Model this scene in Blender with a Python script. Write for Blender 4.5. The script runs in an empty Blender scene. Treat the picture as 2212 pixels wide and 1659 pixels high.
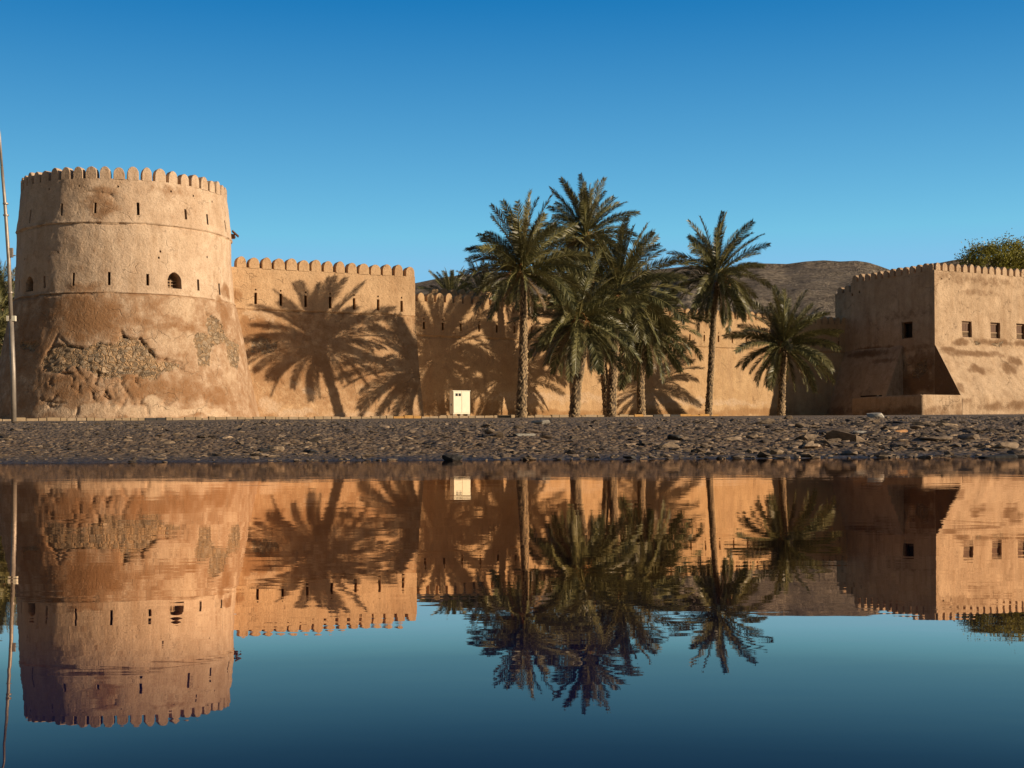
import bpy, bmesh, math, random
import numpy as np
from math import sin, cos, tan, atan, atan2, radians, pi, sqrt
from mathutils import Vector, Matrix, noise

random.seed(7)
SC = bpy.context.scene
COL = SC.collection

# ------------------------------------------------------------------ camera
F = 2800.0            # focal length measured on a 2212 px wide view of the photograph
CX, CY = 1106.0, 950.0
ROLL = 0.0061
CAM_Z = 0.28
cam_d = bpy.data.cameras.new("camera")
cam = bpy.data.objects.new("camera", cam_d)
COL.objects.link(cam)
cam_d.sensor_width = 36.0
cam_d.lens = F / 2212.0 * 36.0
cam_d.shift_y = (CY - 829.5) / 2212.0
cam_d.clip_start = 0.1
cam_d.clip_end = 6000.0
cam.location = (0, 0, CAM_Z)
cam.rotation_euler = (Matrix.Rotation(ROLL, 3, 'Y') @ Matrix.Rotation(pi / 2, 3, 'X')).to_euler()
SC.camera = cam

# ------------------------------------------------------------------ light
SUN_EL = radians(16.3)
SUN_H = Vector((0.937, -0.35, 0)).normalized()
SUN_AZ = atan2(SUN_H.x, SUN_H.y)
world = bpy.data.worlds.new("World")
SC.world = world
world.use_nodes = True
wn, wl = world.node_tree.nodes, world.node_tree.links
wn.clear()
sky = wn.new("ShaderNodeTexSky")
sky.sky_type = 'NISHITA'
sky.sun_disc = False
sky.sun_elevation = SUN_EL
sky.sun_rotation = SUN_AZ
sky.altitude = 100
sky.air_density = 1.0
sky.dust_density = 0.2
sky.ozone_density = 2.2
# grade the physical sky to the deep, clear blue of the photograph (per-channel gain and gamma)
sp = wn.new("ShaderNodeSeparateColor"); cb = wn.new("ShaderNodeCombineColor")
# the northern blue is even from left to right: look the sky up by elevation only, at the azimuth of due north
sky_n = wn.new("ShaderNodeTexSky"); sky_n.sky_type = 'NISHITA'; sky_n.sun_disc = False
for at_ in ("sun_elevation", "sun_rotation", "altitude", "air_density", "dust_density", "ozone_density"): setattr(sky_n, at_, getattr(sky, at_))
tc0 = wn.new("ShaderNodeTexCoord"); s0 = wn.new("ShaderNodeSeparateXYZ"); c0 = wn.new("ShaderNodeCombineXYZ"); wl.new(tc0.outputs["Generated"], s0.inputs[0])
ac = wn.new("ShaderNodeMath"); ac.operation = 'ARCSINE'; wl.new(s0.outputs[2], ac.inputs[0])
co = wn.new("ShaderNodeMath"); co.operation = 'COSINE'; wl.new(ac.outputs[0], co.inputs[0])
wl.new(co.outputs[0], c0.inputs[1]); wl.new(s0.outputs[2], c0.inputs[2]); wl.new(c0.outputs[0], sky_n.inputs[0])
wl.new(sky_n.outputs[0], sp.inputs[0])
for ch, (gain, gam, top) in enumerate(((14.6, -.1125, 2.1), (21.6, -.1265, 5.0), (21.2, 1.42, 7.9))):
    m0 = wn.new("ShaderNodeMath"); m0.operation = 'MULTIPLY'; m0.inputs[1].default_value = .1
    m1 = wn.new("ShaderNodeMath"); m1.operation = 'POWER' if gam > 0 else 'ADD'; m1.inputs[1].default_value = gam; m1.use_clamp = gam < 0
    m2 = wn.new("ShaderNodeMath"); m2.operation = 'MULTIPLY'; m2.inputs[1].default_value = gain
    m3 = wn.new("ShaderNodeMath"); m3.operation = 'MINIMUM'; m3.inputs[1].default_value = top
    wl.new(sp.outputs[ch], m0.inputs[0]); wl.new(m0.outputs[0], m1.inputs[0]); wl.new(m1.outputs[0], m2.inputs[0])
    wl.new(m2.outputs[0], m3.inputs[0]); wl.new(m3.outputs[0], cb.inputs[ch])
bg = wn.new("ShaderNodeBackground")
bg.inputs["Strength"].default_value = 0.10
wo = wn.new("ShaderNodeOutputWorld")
# blue grade only on the low sky in view; elsewhere dimmed to deepen shade
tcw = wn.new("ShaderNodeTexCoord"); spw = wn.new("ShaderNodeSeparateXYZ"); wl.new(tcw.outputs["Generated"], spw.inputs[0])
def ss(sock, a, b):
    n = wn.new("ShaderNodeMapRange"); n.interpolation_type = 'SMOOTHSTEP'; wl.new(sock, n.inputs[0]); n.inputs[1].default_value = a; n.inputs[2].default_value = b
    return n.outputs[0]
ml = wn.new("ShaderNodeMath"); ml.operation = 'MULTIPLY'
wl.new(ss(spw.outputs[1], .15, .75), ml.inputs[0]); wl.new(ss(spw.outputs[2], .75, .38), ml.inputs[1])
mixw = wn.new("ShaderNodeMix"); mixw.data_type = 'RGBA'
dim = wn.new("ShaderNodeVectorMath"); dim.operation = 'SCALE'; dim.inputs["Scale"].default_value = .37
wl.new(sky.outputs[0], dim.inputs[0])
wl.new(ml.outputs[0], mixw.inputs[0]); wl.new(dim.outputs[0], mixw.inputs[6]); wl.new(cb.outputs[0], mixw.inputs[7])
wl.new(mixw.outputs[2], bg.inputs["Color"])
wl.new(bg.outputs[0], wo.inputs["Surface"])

sun_d = bpy.data.lights.new("sun", 'SUN')
sun = bpy.data.objects.new("sun", sun_d)
COL.objects.link(sun)
sun_d.energy = 5.0
sun_d.angle = radians(0.5)
sun_d.color = (1.0, 0.82, 0.60)
sdir = Vector((SUN_H.x * cos(SUN_EL), SUN_H.y * cos(SUN_EL), sin(SUN_EL)))
sun.rotation_euler = sdir.to_track_quat('Z', 'Y').to_euler()
sun.location = sdir * 300

SC.view_settings.view_transform = 'Standard'
SC.view_settings.look = 'None'
SC.view_settings.exposure = 0.12
SC.view_settings.gamma = 1.0

# ------------------------------------------------------------------ helpers
def uv(x, y):
    """photo pixel (2212 wide) -> (X/Y, Z/Y) slopes of its ray"""
    dx, dy = x - CX, y - CY
    return (dx - ROLL * dy) / F, -(dy + ROLL * dx) / F

def at(x, y, D):
    u, v = uv(x, y)
    return Vector((u * D, D, CAM_Z + v * D))

def lerp(a, b, t):
    return a + (b - a) * t

def interp(x, pts):
    if x <= pts[0][0]:
        return pts[0][1]
    for (x0, y0), (x1, y1) in zip(pts, pts[1:]):
        if x <= x1:
            return y0 + (y1 - y0) * (x - x0) / (x1 - x0)
    return pts[-1][1]

def smooth(t):
    t = max(0.0, min(1.0, t))
    return t * t * (3 - 2 * t)

GP = [(-80, -2.5), (10, -.45), (17.8, 0), (20, .085), (24, .285), (30, .55), (36, .77), (48, .28 + .0158 * 48),
      (60, .28 + .0166 * 60), (75, 1.56), (95, 1.92), (112, 2.2), (160, 2.6), (6000, 2.6)]

def fbm(p, oct=4, h=0.8):
    return noise.fractal(p, h, 2.1, oct)

def ground_z(X, Y, fine=True):
    z = interp(Y + 0.8 * noise.noise(Vector((X * .25, 3.1, 0))) + 0.45 * noise.noise(Vector((X * .9, 7.1, 0))) + 0.2 * noise.noise(Vector((X * 2.7, 7.1, 0))), GP)
    if fine and Y < 130:
        k = smooth((Y - 17.6) / 4)
        z += k * (0.05 * noise.noise(Vector((X * .35, Y * .35, 2))) + 0.028 * noise.noise(Vector((X * 1.3, Y * 1.3, 5)))) * (1 if Y < 45 else .4)
    return z

def ground_hit(x, y):
    u, v = uv(x, y)
    D = 15.0
    while D < 130:
        if CAM_Z + v * D < ground_z(u * D, D, False):
            break
        D += 0.05
    return Vector((u * D, D, ground_z(u * D, D)))

def tag(o, label=None, cat=None, group=None, kind=None):
    if label: o["label"] = label
    if cat: o["category"] = cat
    if group: o["group"] = group
    if kind: o["kind"] = kind
    return o

def empty(name, loc, label, cat, group=None, rz=0.0):
    o = bpy.data.objects.new(name, None)
    o.empty_display_size = 0.3
    COL.objects.link(o)
    o.location = loc
    o.rotation_euler = (0, 0, rz)
    return tag(o, label, cat, group)

def mesh_obj(name, verts, faces, mat, parent=None, smooth_faces=False, attr=None, label=None, origin=None):
    """verts are world coordinates; under a parent they are stored relative to it"""
    me = bpy.data.meshes.new(name)
    off = Vector((0, 0, 0))
    if parent is not None:
        off = parent.location
    elif origin is not None:
        off = Vector(origin)
    me.from_pydata([(v[0] - off[0], v[1] - off[1], v[2] - off[2]) for v in verts], [], faces)
    if attr:
        for an, data in attr.items():
            a = me.attributes.new(an, 'FLOAT', 'POINT')
            a.data.foreach_set("value", data)
    if smooth_faces:
        me.polygons.foreach_set("use_smooth", [True] * len(me.polygons))
    if isinstance(mat, (list, tuple)):
        for m in mat: me.materials.append(m)
    elif mat: me.materials.append(mat)
    me.update()
    o = bpy.data.objects.new(name, me)
    COL.objects.link(o)
    if parent is not None:
        o.parent = parent
    elif origin is not None:
        o.location = origin
    if label: o["label"] = label
    return o

class MB:
    def __init__(s): s.v = []; s.f = []
    def add(s, vs, fs):
        b = len(s.v); s.v += [tuple(v) for v in vs]; s.f += [tuple(i + b for i in f) for f in fs]
    def box(s, c, ax, ay, az, hx, hy, hz):
        """centre, unit axes, half sizes"""
        vs = []
        for dz in (-1, 1):
            for dx, dy in ((-1, -1), (1, -1), (1, 1), (-1, 1)):
                vs.append(c + ax * hx * dx + ay * hy * dy + az * hz * dz)
        s.add(vs, [(3, 2, 1, 0), (4, 5, 6, 7), (0, 1, 5, 4), (1, 2, 6, 5), (2, 3, 7, 6), (3, 0, 4, 7)])
    def tube(s, pts, rads, n=8, cap=True):
        rings = []
        pts = [Vector(p) for p in pts]
        for i, p in enumerate(pts):
            t = (pts[min(i + 1, len(pts) - 1)] - pts[max(i - 1, 0)]).normalized()
            a = t.cross(Vector((0.13, 0.97, 0.2))).normalized()
            b = t.cross(a)
            rings.append([p + (a * cos(2 * pi * k / n) + b * sin(2 * pi * k / n)) * rads[i] for k in range(n)])
        fs = []
        for i in range(len(pts) - 1):
            for k in range(n):
                fs.append((i * n + k, i * n + (k + 1) % n, (i + 1) * n + (k + 1) % n, (i + 1) * n + k))
        if cap:
            fs.append(tuple(range(n))[::-1]); fs.append(tuple((len(pts) - 1) * n + k for k in range(n)))
        s.add([v for r in rings for v in r], fs)
    def obj(s, name, mat, parent=None, **kw):
        return mesh_obj(name, s.v, s.f, mat, parent, **kw)

# ------------------------------------------------------------------ materials
def new_mat(name):
    m = bpy.data.materials.new(name)
    m.use_nodes = True
    nt = m.node_tree
    nt.nodes.clear()
    out = nt.nodes.new("ShaderNodeOutputMaterial")
    b = nt.nodes.new("ShaderNodeBsdfPrincipled")
    nt.links.new(b.outputs[0], out.inputs[0])
    return m, nt, b, out

class NT:
    """terse node builder"""
    def __init__(s, nt): s.nt = nt; s.n = nt.nodes; s.l = nt.links
    def put(s, sock, v):
        if isinstance(v, bpy.types.NodeSocket): s.l.new(v, sock)
        elif v is not None:
            if isinstance(v, (tuple, list)) and len(v) == 3 and sock.type == 'RGBA': v = (*v, 1)
            sock.default_value = v
    def pos(s, scale=(1, 1, 1), obj=False):
        if obj:
            c = s.n.new("ShaderNodeTexCoord").outputs["Object"]
        else:
            c = s.n.new("ShaderNodeNewGeometry").outputs["Position"]
        m = s.n.new("ShaderNodeMapping"); s.l.new(c, m.inputs[0]); m.inputs["Scale"].default_value = scale
        return m.outputs[0]
    def noise(s, vec, scale, detail=4, rough=.55, dist=0.0):
        n = s.n.new("ShaderNodeTexNoise"); s.l.new(vec, n.inputs["Vector"])
        n.inputs["Scale"].default_value = scale; n.inputs["Detail"].default_value = detail
        n.inputs["Roughness"].default_value = rough; n.inputs["Distortion"].default_value = dist
        return n.outputs["Fac"]
    def voro(s, vec, scale, feature='F1', rand=1.0, out="Distance"):
        n = s.n.new("ShaderNodeTexVoronoi"); s.l.new(vec, n.inputs["Vector"]); n.feature = feature
        n.inputs["Scale"].default_value = scale; n.inputs["Randomness"].default_value = rand
        return n.outputs[out]
    def ramp(s, fac, stops, interp='LINEAR'):
        n = s.n.new("ShaderNodeValToRGB"); s.l.new(fac, n.inputs[0]); n.color_ramp.interpolation = interp
        e = n.color_ramp.elements
        while len(e) < len(stops): e.new(0.5)
        for i, (p, c) in enumerate(stops):
            e[i].position = p
            e[i].color = (c, c, c, 1) if isinstance(c, (int, float)) else (*c, 1)
        return n.outputs[0]
    def mix(s, fac, a, b, mode='MIX'):
        n = s.n.new("ShaderNodeMix"); n.data_type = 'RGBA'; n.blend_type = mode
        s.put(n.inputs[0], fac); s.put(n.inputs[6], a); s.put(n.inputs[7], b)
        return n.outputs[2]
    def math(s, op, a, b=None, clamp=False):
        n = s.n.new("ShaderNodeMath"); n.operation = op; n.use_clamp = clamp
        s.put(n.inputs[0], a)
        if b is not None: s.put(n.inputs[1], b)
        return n.outputs[0]
    def attr(s, name):
        n = s.n.new("ShaderNodeAttribute"); n.attribute_name = name
        return n.outputs["Fac"]
    def bump(s, h, strength, dist, normal=None):
        n = s.n.new("ShaderNodeBump"); s.l.new(h, n.inputs["Height"])
        n.inputs["Strength"].default_value = strength; n.inputs["Distance"].default_value = dist
        if normal is not None: s.l.new(normal, n.inputs["Normal"])
        return n.outputs[0]

def plaster(name, light=(.72, .54, .38), brown=(.285, .145, .066), pale=(.62, .45, .30), rough_amt=1.0):
    m, nt, b, out = new_mat(name)
    g = NT(nt)
    p = g.pos()
    st, pl, rb = g.attr("stain"), g.attr("pale"), g.attr("rubble")
    n_big = g.noise(p, .45, 5, .6)
    n_mid = g.noise(p, 1.9, 6, .62)
    n_fine = g.noise(p, 9, 5, .6)
    n_grit = g.noise(p, 30, 3, .6)
    streak = g.noise(g.pos((1.6, 1.6, .22)), 1.2, 4, .6)
    c = g.mix(g.ramp(n_mid, [(.35, 0), (.7, .42)]), light, tuple(lerp(a, b2, .55) for a, b2 in zip(light, brown)))
    c = g.mix(g.ramp(n_big, [(.4, 0), (.66, .5)]), c, tuple(lerp(a, b2, .7) for a, b2 in zip(light, brown)))
    c = g.mix(g.ramp(streak, [(.45, 0), (.72, .5)]), c, (.38, .235, .13))
    # stains: attribute edge broken up by noise
    sf = g.math('ADD', st, g.math('MULTIPLY', g.math('SUBTRACT', n_mid, .5), 1.3))
    sf = g.math('ADD', sf, g.math('MULTIPLY', g.math('SUBTRACT', n_fine, .5), .9))
    c = g.mix(g.ramp(sf, [(.1, 0), (.45, .65), (.85, .97)]), c, brown)
    pf = g.math('ADD', pl, g.math('MULTIPLY', g.math('SUBTRACT', g.noise(p, 3.2, 6, .72), .5), 2.0))
    pf = g.math('ADD', pf, g.math('MULTIPLY', g.math('SUBTRACT', n_fine, .5), .8))
    c = g.mix(g.ramp(pf, [(.2, 0), (.75, .7), (1.0, .95)]), c, pale)
    c = g.mix(g.ramp(n_fine, [(.3, .34), (.5, 0)]), c, (.26, .16, .085))
    c = g.mix(g.ramp(n_grit, [(.32, .5), (.47, 0)]), c, (.22, .14, .08))
    cn = nt.nodes.new("ShaderNodeTexNoise"); nt.links.new(p, cn.inputs["Vector"]); cn.inputs["Scale"].default_value = 1.1; cn.inputs["Detail"].default_value = 5
    cv = nt.nodes.new("ShaderNodeVectorMath"); cv.operation = 'MULTIPLY_ADD'
    nt.links.new(cn.outputs["Color"], cv.inputs[0]); cv.inputs[1].default_value = (1.4, 1.4, 1.4); nt.links.new(p, cv.inputs[2])
    crack = g.math('MULTIPLY', g.ramp(g.voro(cv.outputs[0], .75, 'DISTANCE_TO_EDGE'), [(0, 1), (.022, 0)]), g.ramp(g.noise(p, .8, 3), [(.54, 0), (.62, 1)]))
    c = g.mix(g.math('MULTIPLY', crack, .38), c, (.20, .12, .065))
    # exposed rubble masonry
    nv = nt.nodes.new("ShaderNodeTexNoise"); nt.links.new(p, nv.inputs["Vector"]); nv.inputs["Scale"].default_value = 2.6; nv.inputs["Detail"].default_value = 4
    vm = nt.nodes.new("ShaderNodeVectorMath"); vm.operation = 'MULTIPLY_ADD'
    nt.links.new(nv.outputs["Color"], vm.inputs[0]); vm.inputs[1].default_value = (.5, .5, .5); nt.links.new(g.pos((1, 1, 1.35)), vm.inputs[2])
    pv = vm.outputs[0]
    d = g.voro(pv, 3.4, 'DISTANCE_TO_EDGE')
    cellc = g.voro(pv, 3.4, 'F1', 1.0, "Color")
    sep = nt.nodes.new("ShaderNodeSeparateColor"); nt.links.new(cellc, sep.inputs[0])
    stone = g.ramp(sep.outputs[0], [(0, (.19, .135, .085)), (.4, (.40, .285, .175)), (.7, (.28, .215, .15)), (1, (.54, .39, .25))])
    stone = g.mix(g.ramp(n_fine, [(.35, .7), (.6, 0)]), stone, (.15, .105, .07))
    mort = g.mix(n_fine, (.36, .215, .11), (.56, .37, .21))
    vis = g.math('ADD', g.math('MULTIPLY', sep.outputs[1], .16), g.math('MULTIPLY', g.math('SUBTRACT', n_mid, .5), .5))
    rc = g.mix(g.ramp(g.math('SUBTRACT', d, g.math('SUBTRACT', vis, .02)), [(.0, 0), (.07, 1)]), mort, stone)
    rc = g.mix(g.ramp(d, [(0, .45), (.03, 0)]), rc, (.10, .062, .035))
    rf = g.ramp(g.math('ADD', rb, g.math('MULTIPLY', g.math('SUBTRACT', n_mid, .5), .25)), [(.42, 0), (.55, 1)])
    c = g.mix(rf, c, rc)
    b.inputs["Roughness"].default_value = .92
    b.inputs["Specular IOR Level"].default_value = .15
    nt.links.new(c, b.inputs["Base Color"])
    pits = g.ramp(g.voro(p, 5.5), [(.04, 0), (.14, 1)])
    pitm = g.ramp(g.noise(p, 1.3, 2), [(.5, 0), (.6, 1)])
    h = g.math('ADD', g.math('MULTIPLY', n_fine, .6), g.math('MULTIPLY', n_grit, .22))
    h = g.math('ADD', h, g.math('MULTIPLY', n_mid, .9))
    h = g.math('SUBTRACT', h, g.math('MULTIPLY', g.math('SUBTRACT', 1.0, pits), pitm))
    hr = g.math('MULTIPLY', g.ramp(d, [(0, 0), (.12, 1)]), rf)
    h = g.math('ADD', h, g.math('MULTIPLY', hr, 1.2))
    h = g.math('SUBTRACT', h, g.math('MULTIPLY', crack, .5))
    nt.links.new(g.bump(h, min(1, .75 * rough_amt), .095), b.inputs["Normal"])
    return m

M_TOWER = plaster("plaster_tower")
M_WALL = plaster("plaster_wall", light=(.66, .44, .25), brown=(.33, .17, .075))
M_WALL2 = plaster("plaster_far_wall", light=(.62, .41, .22), brown=(.35, .19, .08))
M_KEEP = plaster("plaster_keep", light=(.66, .475, .31), brown=(.22, .125, .065), rough_amt=1.3)
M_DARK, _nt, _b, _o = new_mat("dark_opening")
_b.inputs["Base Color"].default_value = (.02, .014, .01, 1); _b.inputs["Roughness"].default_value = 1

def simple_mat(name, col, rough=.6, metal=0.0, var=.25, scale=6, bump=.15, obj=False, col2=None, spec=.5, bdist=.02):
    m, nt, b, out = new_mat(name)
    g = NT(nt); p = g.pos(obj=obj)
    n = g.noise(p, scale, 5, .6)
    c2 = col2 or tuple(x * (1 - var) for x in col)
    c = g.mix(g.ramp(n, [(.35, 0), (.68, 1)]), col, c2)
    nt.links.new(c, b.inputs["Base Color"])
    b.inputs["Roughness"].default_value = rough; b.inputs["Metallic"].default_value = metal
    b.inputs["Specular IOR Level"].default_value = spec
    if bump: nt.links.new(g.bump(g.noise(p, scale * 4, 3), bump, bdist), b.inputs["Normal"])
    return m

M_WOOD = simple_mat("weathered_wood", (.17, .08, .034), .75, col2=(.09, .04, .018), scale=10)
M_WOODL = simple_mat("pale_wood_rail", (.42, .27, .15), .75, scale=10)
M_CAB = simple_mat("cream_painted_metal", (.80, .76, .58), .45, var=.08, scale=2.5, bump=.05)
M_CABD = simple_mat("dark_glass_panel", (.02, .02, .025), .2, bump=0)
M_CONC = simple_mat("concrete_base", (.40, .34, .26), .9, scale=6)
M_POLE = simple_mat("galvanised_pole", (.38, .32, .26), .5, metal=.35, var=.3, scale=3, bump=.05)
M_BOXP = simple_mat("cream_box", (.72, .66, .52), .5, var=.1, bump=.05)

# rock and rubble: per-object tint
def rock_mat(name, dark=(.04, .029, .02), mid=(.22, .155, .098), warm=(.52, .37, .23), rnd=True):
    m, nt, b, out = new_mat(name)
    g = NT(nt); p = g.pos(obj=True) if rnd else g.pos()
    oi = nt.nodes.new("ShaderNodeObjectInfo").outputs["Random"] if rnd else g.attr("tint")
    tint = g.ramp(oi, [(0, dark), (.45, mid), (.75, tuple(x * 1.35 for x in mid)), (1, warm)])
    n = g.noise(p, 3 if rnd else 7, 6, .65)
    c = g.mix(g.ramp(n, [(.3, .75), (.6, 0)]), tint, tuple(x * .55 for x in dark))
    c = g.mix(g.ramp(g.noise(p, 9, 4), [(.55, 0), (.8, .45)]), c, tuple(x * 1.6 for x in mid))
    nt.links.new(c, b.inputs["Base Color"])
    b.inputs["Roughness"].default_value = .82
    nt.links.new(g.bump(g.noise(p, 8, 5, .7), .6, .04), b.inputs["Normal"])
    return m
M_ROCK = rock_mat("bank_rock")
M_RUB = rock_mat("bank_rubble", rnd=False)
M_ROCK_TAN = rock_mat("tan_rock", dark=(.20, .14, .09), mid=(.36, .26, .17), warm=(.42, .30, .19))
M_ROCK_PALE = rock_mat("pale_rock", dark=(.26, .24, .20), mid=(.40, .36, .30), warm=(.46, .40, .31))
M_ROCK_DARK = rock_mat("dark_wet_rock", dark=(.012, .012, .013), mid=(.03, .028, .026), warm=(.05, .042, .035))
M_ROCK_ORANGE = rock_mat("orange_rock", dark=(.30, .13, .05), mid=(.42, .20, .08), warm=(.5, .26, .1))

# ground: gravelly wadi bank, wet near the water line
m, nt, b, out = new_mat("gravel_bank"); g = NT(nt); p = g.pos()
M_GROUND = m
sepn = nt.nodes.new("ShaderNodeSeparateXYZ"); nt.links.new(p, sepn.inputs[0])
mud = g.mix(g.ramp(g.noise(p, .5, 5, .6), [(.4, 0), (.62, 1)]), (.14, .085, .042), (.25, .155, .08))
grav = g.ramp(g.voro(p, 11, 'F1', 1, "Color"), [(0, (.025, .016, .011)), (.45, (.15, .098, .058)), (.8, (.30, .21, .13)), (1, (.62, .48, .33))])
gm = g.ramp(g.noise(p, 1.4, 5, .7), [(.38, .25), (.6, .95)])
c = g.mix(gm, mud, grav)
far = g.ramp(g.math('MULTIPLY', sepn.outputs[1], 0.01), [(.24, 0), (.34, .7)])
c = g.mix(far, c, g.mix(g.noise(p, 4, 5, .7), (.10, .075, .053), (.28, .21, .15)))
sand = g.ramp(g.math('MULTIPLY', sepn.outputs[1], 0.005), [(.66, 0), (.75, 1)])
side = g.ramp(g.math('MULTIPLY', g.math('ABSOLUTE', sepn.outputs[0]), 0.01), [(.36, 0), (.5, 1)])
back = g.ramp(g.math('MULTIPLY', sepn.outputs[1], -0.01), [(.1, 0), (.2, 1)])
c = g.mix(g.math('MAXIMUM', g.math('MAXIMUM', sand, side), back), c, g.mix(g.noise(p, .3, 5), (.34, .24, .15), (.44, .32, .20)))
wet = g.ramp(g.math('ADD', sepn.outputs[2], g.math('MULTIPLY', g.math('SUBTRACT', g.noise(p, 1.1, 4), .5), .14)), [(.0, 1), (.085, 0)])
c = g.mix(wet, c, (.035, .027, .021))
nt.links.new(c, b.inputs["Base Color"])
nt.links.new(g.ramp(wet, [(0, .95), (1, .6)]), b.inputs["Roughness"])
h = g.math('ADD', g.math('MULTIPLY', g.voro(p, 11), -1.0), g.noise(p, 6, 6, .7))
nt.links.new(g.bump(h, 1.0, .10), b.inputs["Normal"])

M_PAVE = simple_mat("sandy_pavement", (.50, .38, .25), .9, var=.3, scale=3, bump=.3)
M_HILL = None
m, nt, b, out = new_mat("barren_hill_rock"); g = NT(nt); p = g.pos(); M_HILL = m
n1 = g.noise(p, .018, 8, .65); n2 = g.noise(p, .11, 8, .7); n3 = g.noise(p, .6, 5, .7)
st = g.noise(g.pos((.25, .25, 3.0)), .05, 6, .6, 1.5)
c = g.mix(g.ramp(st, [(.42, 0), (.6, 1)]), (.46, .375, .285), (.62, .50, .37))
c = g.mix(g.ramp(n1, [(.4, .75), (.6, 0)]), c, (.30, .255, .21))
c = g.mix(g.ramp(n2, [(.36, .6), (.52, 0)]), c, (.14, .115, .095))
c = g.mix(g.ramp(n3, [(.38, .6), (.52, 0)]), c, (.05, .042, .035))
nt.links.new(c, b.inputs["Base Color"]); b.inputs["Roughness"].default_value = .95
b.inputs["Specular IOR Level"].default_value = .1
nt.links.new(g.bump(g.math('ADD', g.math('MULTIPLY', n2, 6), n3), 1.0, 3.5), b.inputs["Normal"])
m, nt, b, out = new_mat("pale_crag_rock"); g = NT(nt); p = g.pos(); M_CRAG = m
n1 = g.noise(p, .3, 8, .7); vv = g.voro(p, .5, 'DISTANCE_TO_EDGE')
c = g.mix(g.ramp(n1, [(.4, 0), (.62, 1)]), (.13, .105, .085), (.30, .245, .18))
c = g.mix(g.ramp(vv, [(0, .8), (.12, 0)]), c, (.06, .055, .05))
nt.links.new(c, b.inputs["Base Color"]); b.inputs["Roughness"].default_value = .95
nt.links.new(g.bump(g.math('ADD', n1, vv), 1.0, 1.2), b.inputs["Normal"])

# water: Fresnel reflection over a dark bed, slow low ripples
m, nt, b, out = new_mat("still_water"); M_WATER = m
nt.nodes.remove(b); g = NT(nt); p = g.pos()
gl = nt.nodes.new("ShaderNodeBsdfGlossy"); gl.inputs["Roughness"].default_value = .008
gl.inputs["Color"].default_value = (.97, .80, .665, 1)
df = nt.nodes.new("ShaderNodeBsdfDiffuse"); df.inputs["Color"].default_value = (.003, .008, .055, 1)
ms = nt.nodes.new("ShaderNodeMixShader")
fr = nt.nodes.new("ShaderNodeFresnel"); fr.inputs["IOR"].default_value = 1.45
w1 = g.noise(g.pos((1.0, 1.4, 1)), 1.6, 3, .5, .3)
w2 = g.noise(g.pos((.7, 3.0, 1)), 5.5, 2, .5)
w3 = g.noise(g.pos((.5, 1.5, 1)), .35, 2, .5)
sepw = nt.nodes.new("ShaderNodeSeparateXYZ"); nt.links.new(p, sepw.inputs[0])
near = g.ramp(g.math('MULTIPLY', sepw.outputs[1], .04), [(.36, .25), (.56, 1.0)])
hh = g.math('ADD', w1, g.math('MULTIPLY', g.math('MULTIPLY', w2, .45), near))
hh = g.math('ADD', hh, g.math('MULTIPLY', w3, 1.2))
nm = g.bump(hh, 1.0, .0008)
nt.links.new(nm, gl.inputs["Normal"])
lw_ = nt.nodes.new("ShaderNodeLayerWeight"); lw_.inputs[0].default_value = .5
nt.nodes.remove(fr)
nt.links.new(g.ramp(lw_.outputs["Facing"], [(0, .02), (.5, .04), (.74, .08), (.77, .16), (.80, .29), (.835, .45), (.86, .80), (.885, .95), (.95, .97)]), ms.inputs[0]); nt.links.new(df.outputs[0], ms.inputs[1]); nt.links.new(gl.outputs[0], ms.inputs[2])
nt.links.new(ms.outputs[0], out.inputs[0])

# palm foliage
def leaf_mat(name, c1, c2, c3, tr=.25):
    m, nt, b, out = new_mat(name); g = NT(nt)
    oi = nt.nodes.new("ShaderNodeObjectInfo").outputs["Random"]
    lt = g.attr("tint")
    c = g.mix(lt, c1, c2)
    c = g.mix(g.ramp(oi, [(.5, 0), (1, .6)]), c, c3)
    nt.links.new(c, b.inputs["Base Color"])
    b.inputs["Roughness"].default_value = .42
    b.inputs["Specular IOR Level"].default_value = .45
    t = nt.nodes.new("ShaderNodeBsdfTranslucent"); nt.links.new(c, t.inputs[0])
    s = nt.nodes.new("ShaderNodeMixShader"); s.inputs[0].default_value = tr
    nt.links.new(b.outputs[0], s.inputs[1]); nt.links.new(t.outputs[0], s.inputs[2]); nt.links.new(s.outputs[0], out.inputs[0])
    return m
M_FROND = leaf_mat("palm_frond", (.032, .040, .016), (.22, .20, .075), (.19, .155, .055), .10)
M_FROND_DRY = leaf_mat("dry_palm_frond", (.17, .11, .05), (.27, .18, .09), (.22, .15, .07))
M_LEAF = leaf_mat("tree_leaf", (.10, .10, .028), (.36, .33, .05), (.26, .24, .04), .35)
M_STALK = simple_mat("orange_fruit_stalk", (.42, .19, .05), .6, scale=4, bump=0)
m, nt, b, out = new_mat("palm_trunk"); g = NT(nt); p = g.pos(); M_TRUNK = m
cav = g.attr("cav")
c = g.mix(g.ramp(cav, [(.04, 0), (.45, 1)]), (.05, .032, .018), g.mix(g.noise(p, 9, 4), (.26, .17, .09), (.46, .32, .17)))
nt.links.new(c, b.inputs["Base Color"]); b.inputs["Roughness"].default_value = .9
nt.links.new(g.bump(g.noise(p, 22, 3), .5, .03), b.inputs["Normal"])
M_BARK = simple_mat("tree_bark", (.16, .11, .07), .9)

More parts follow.
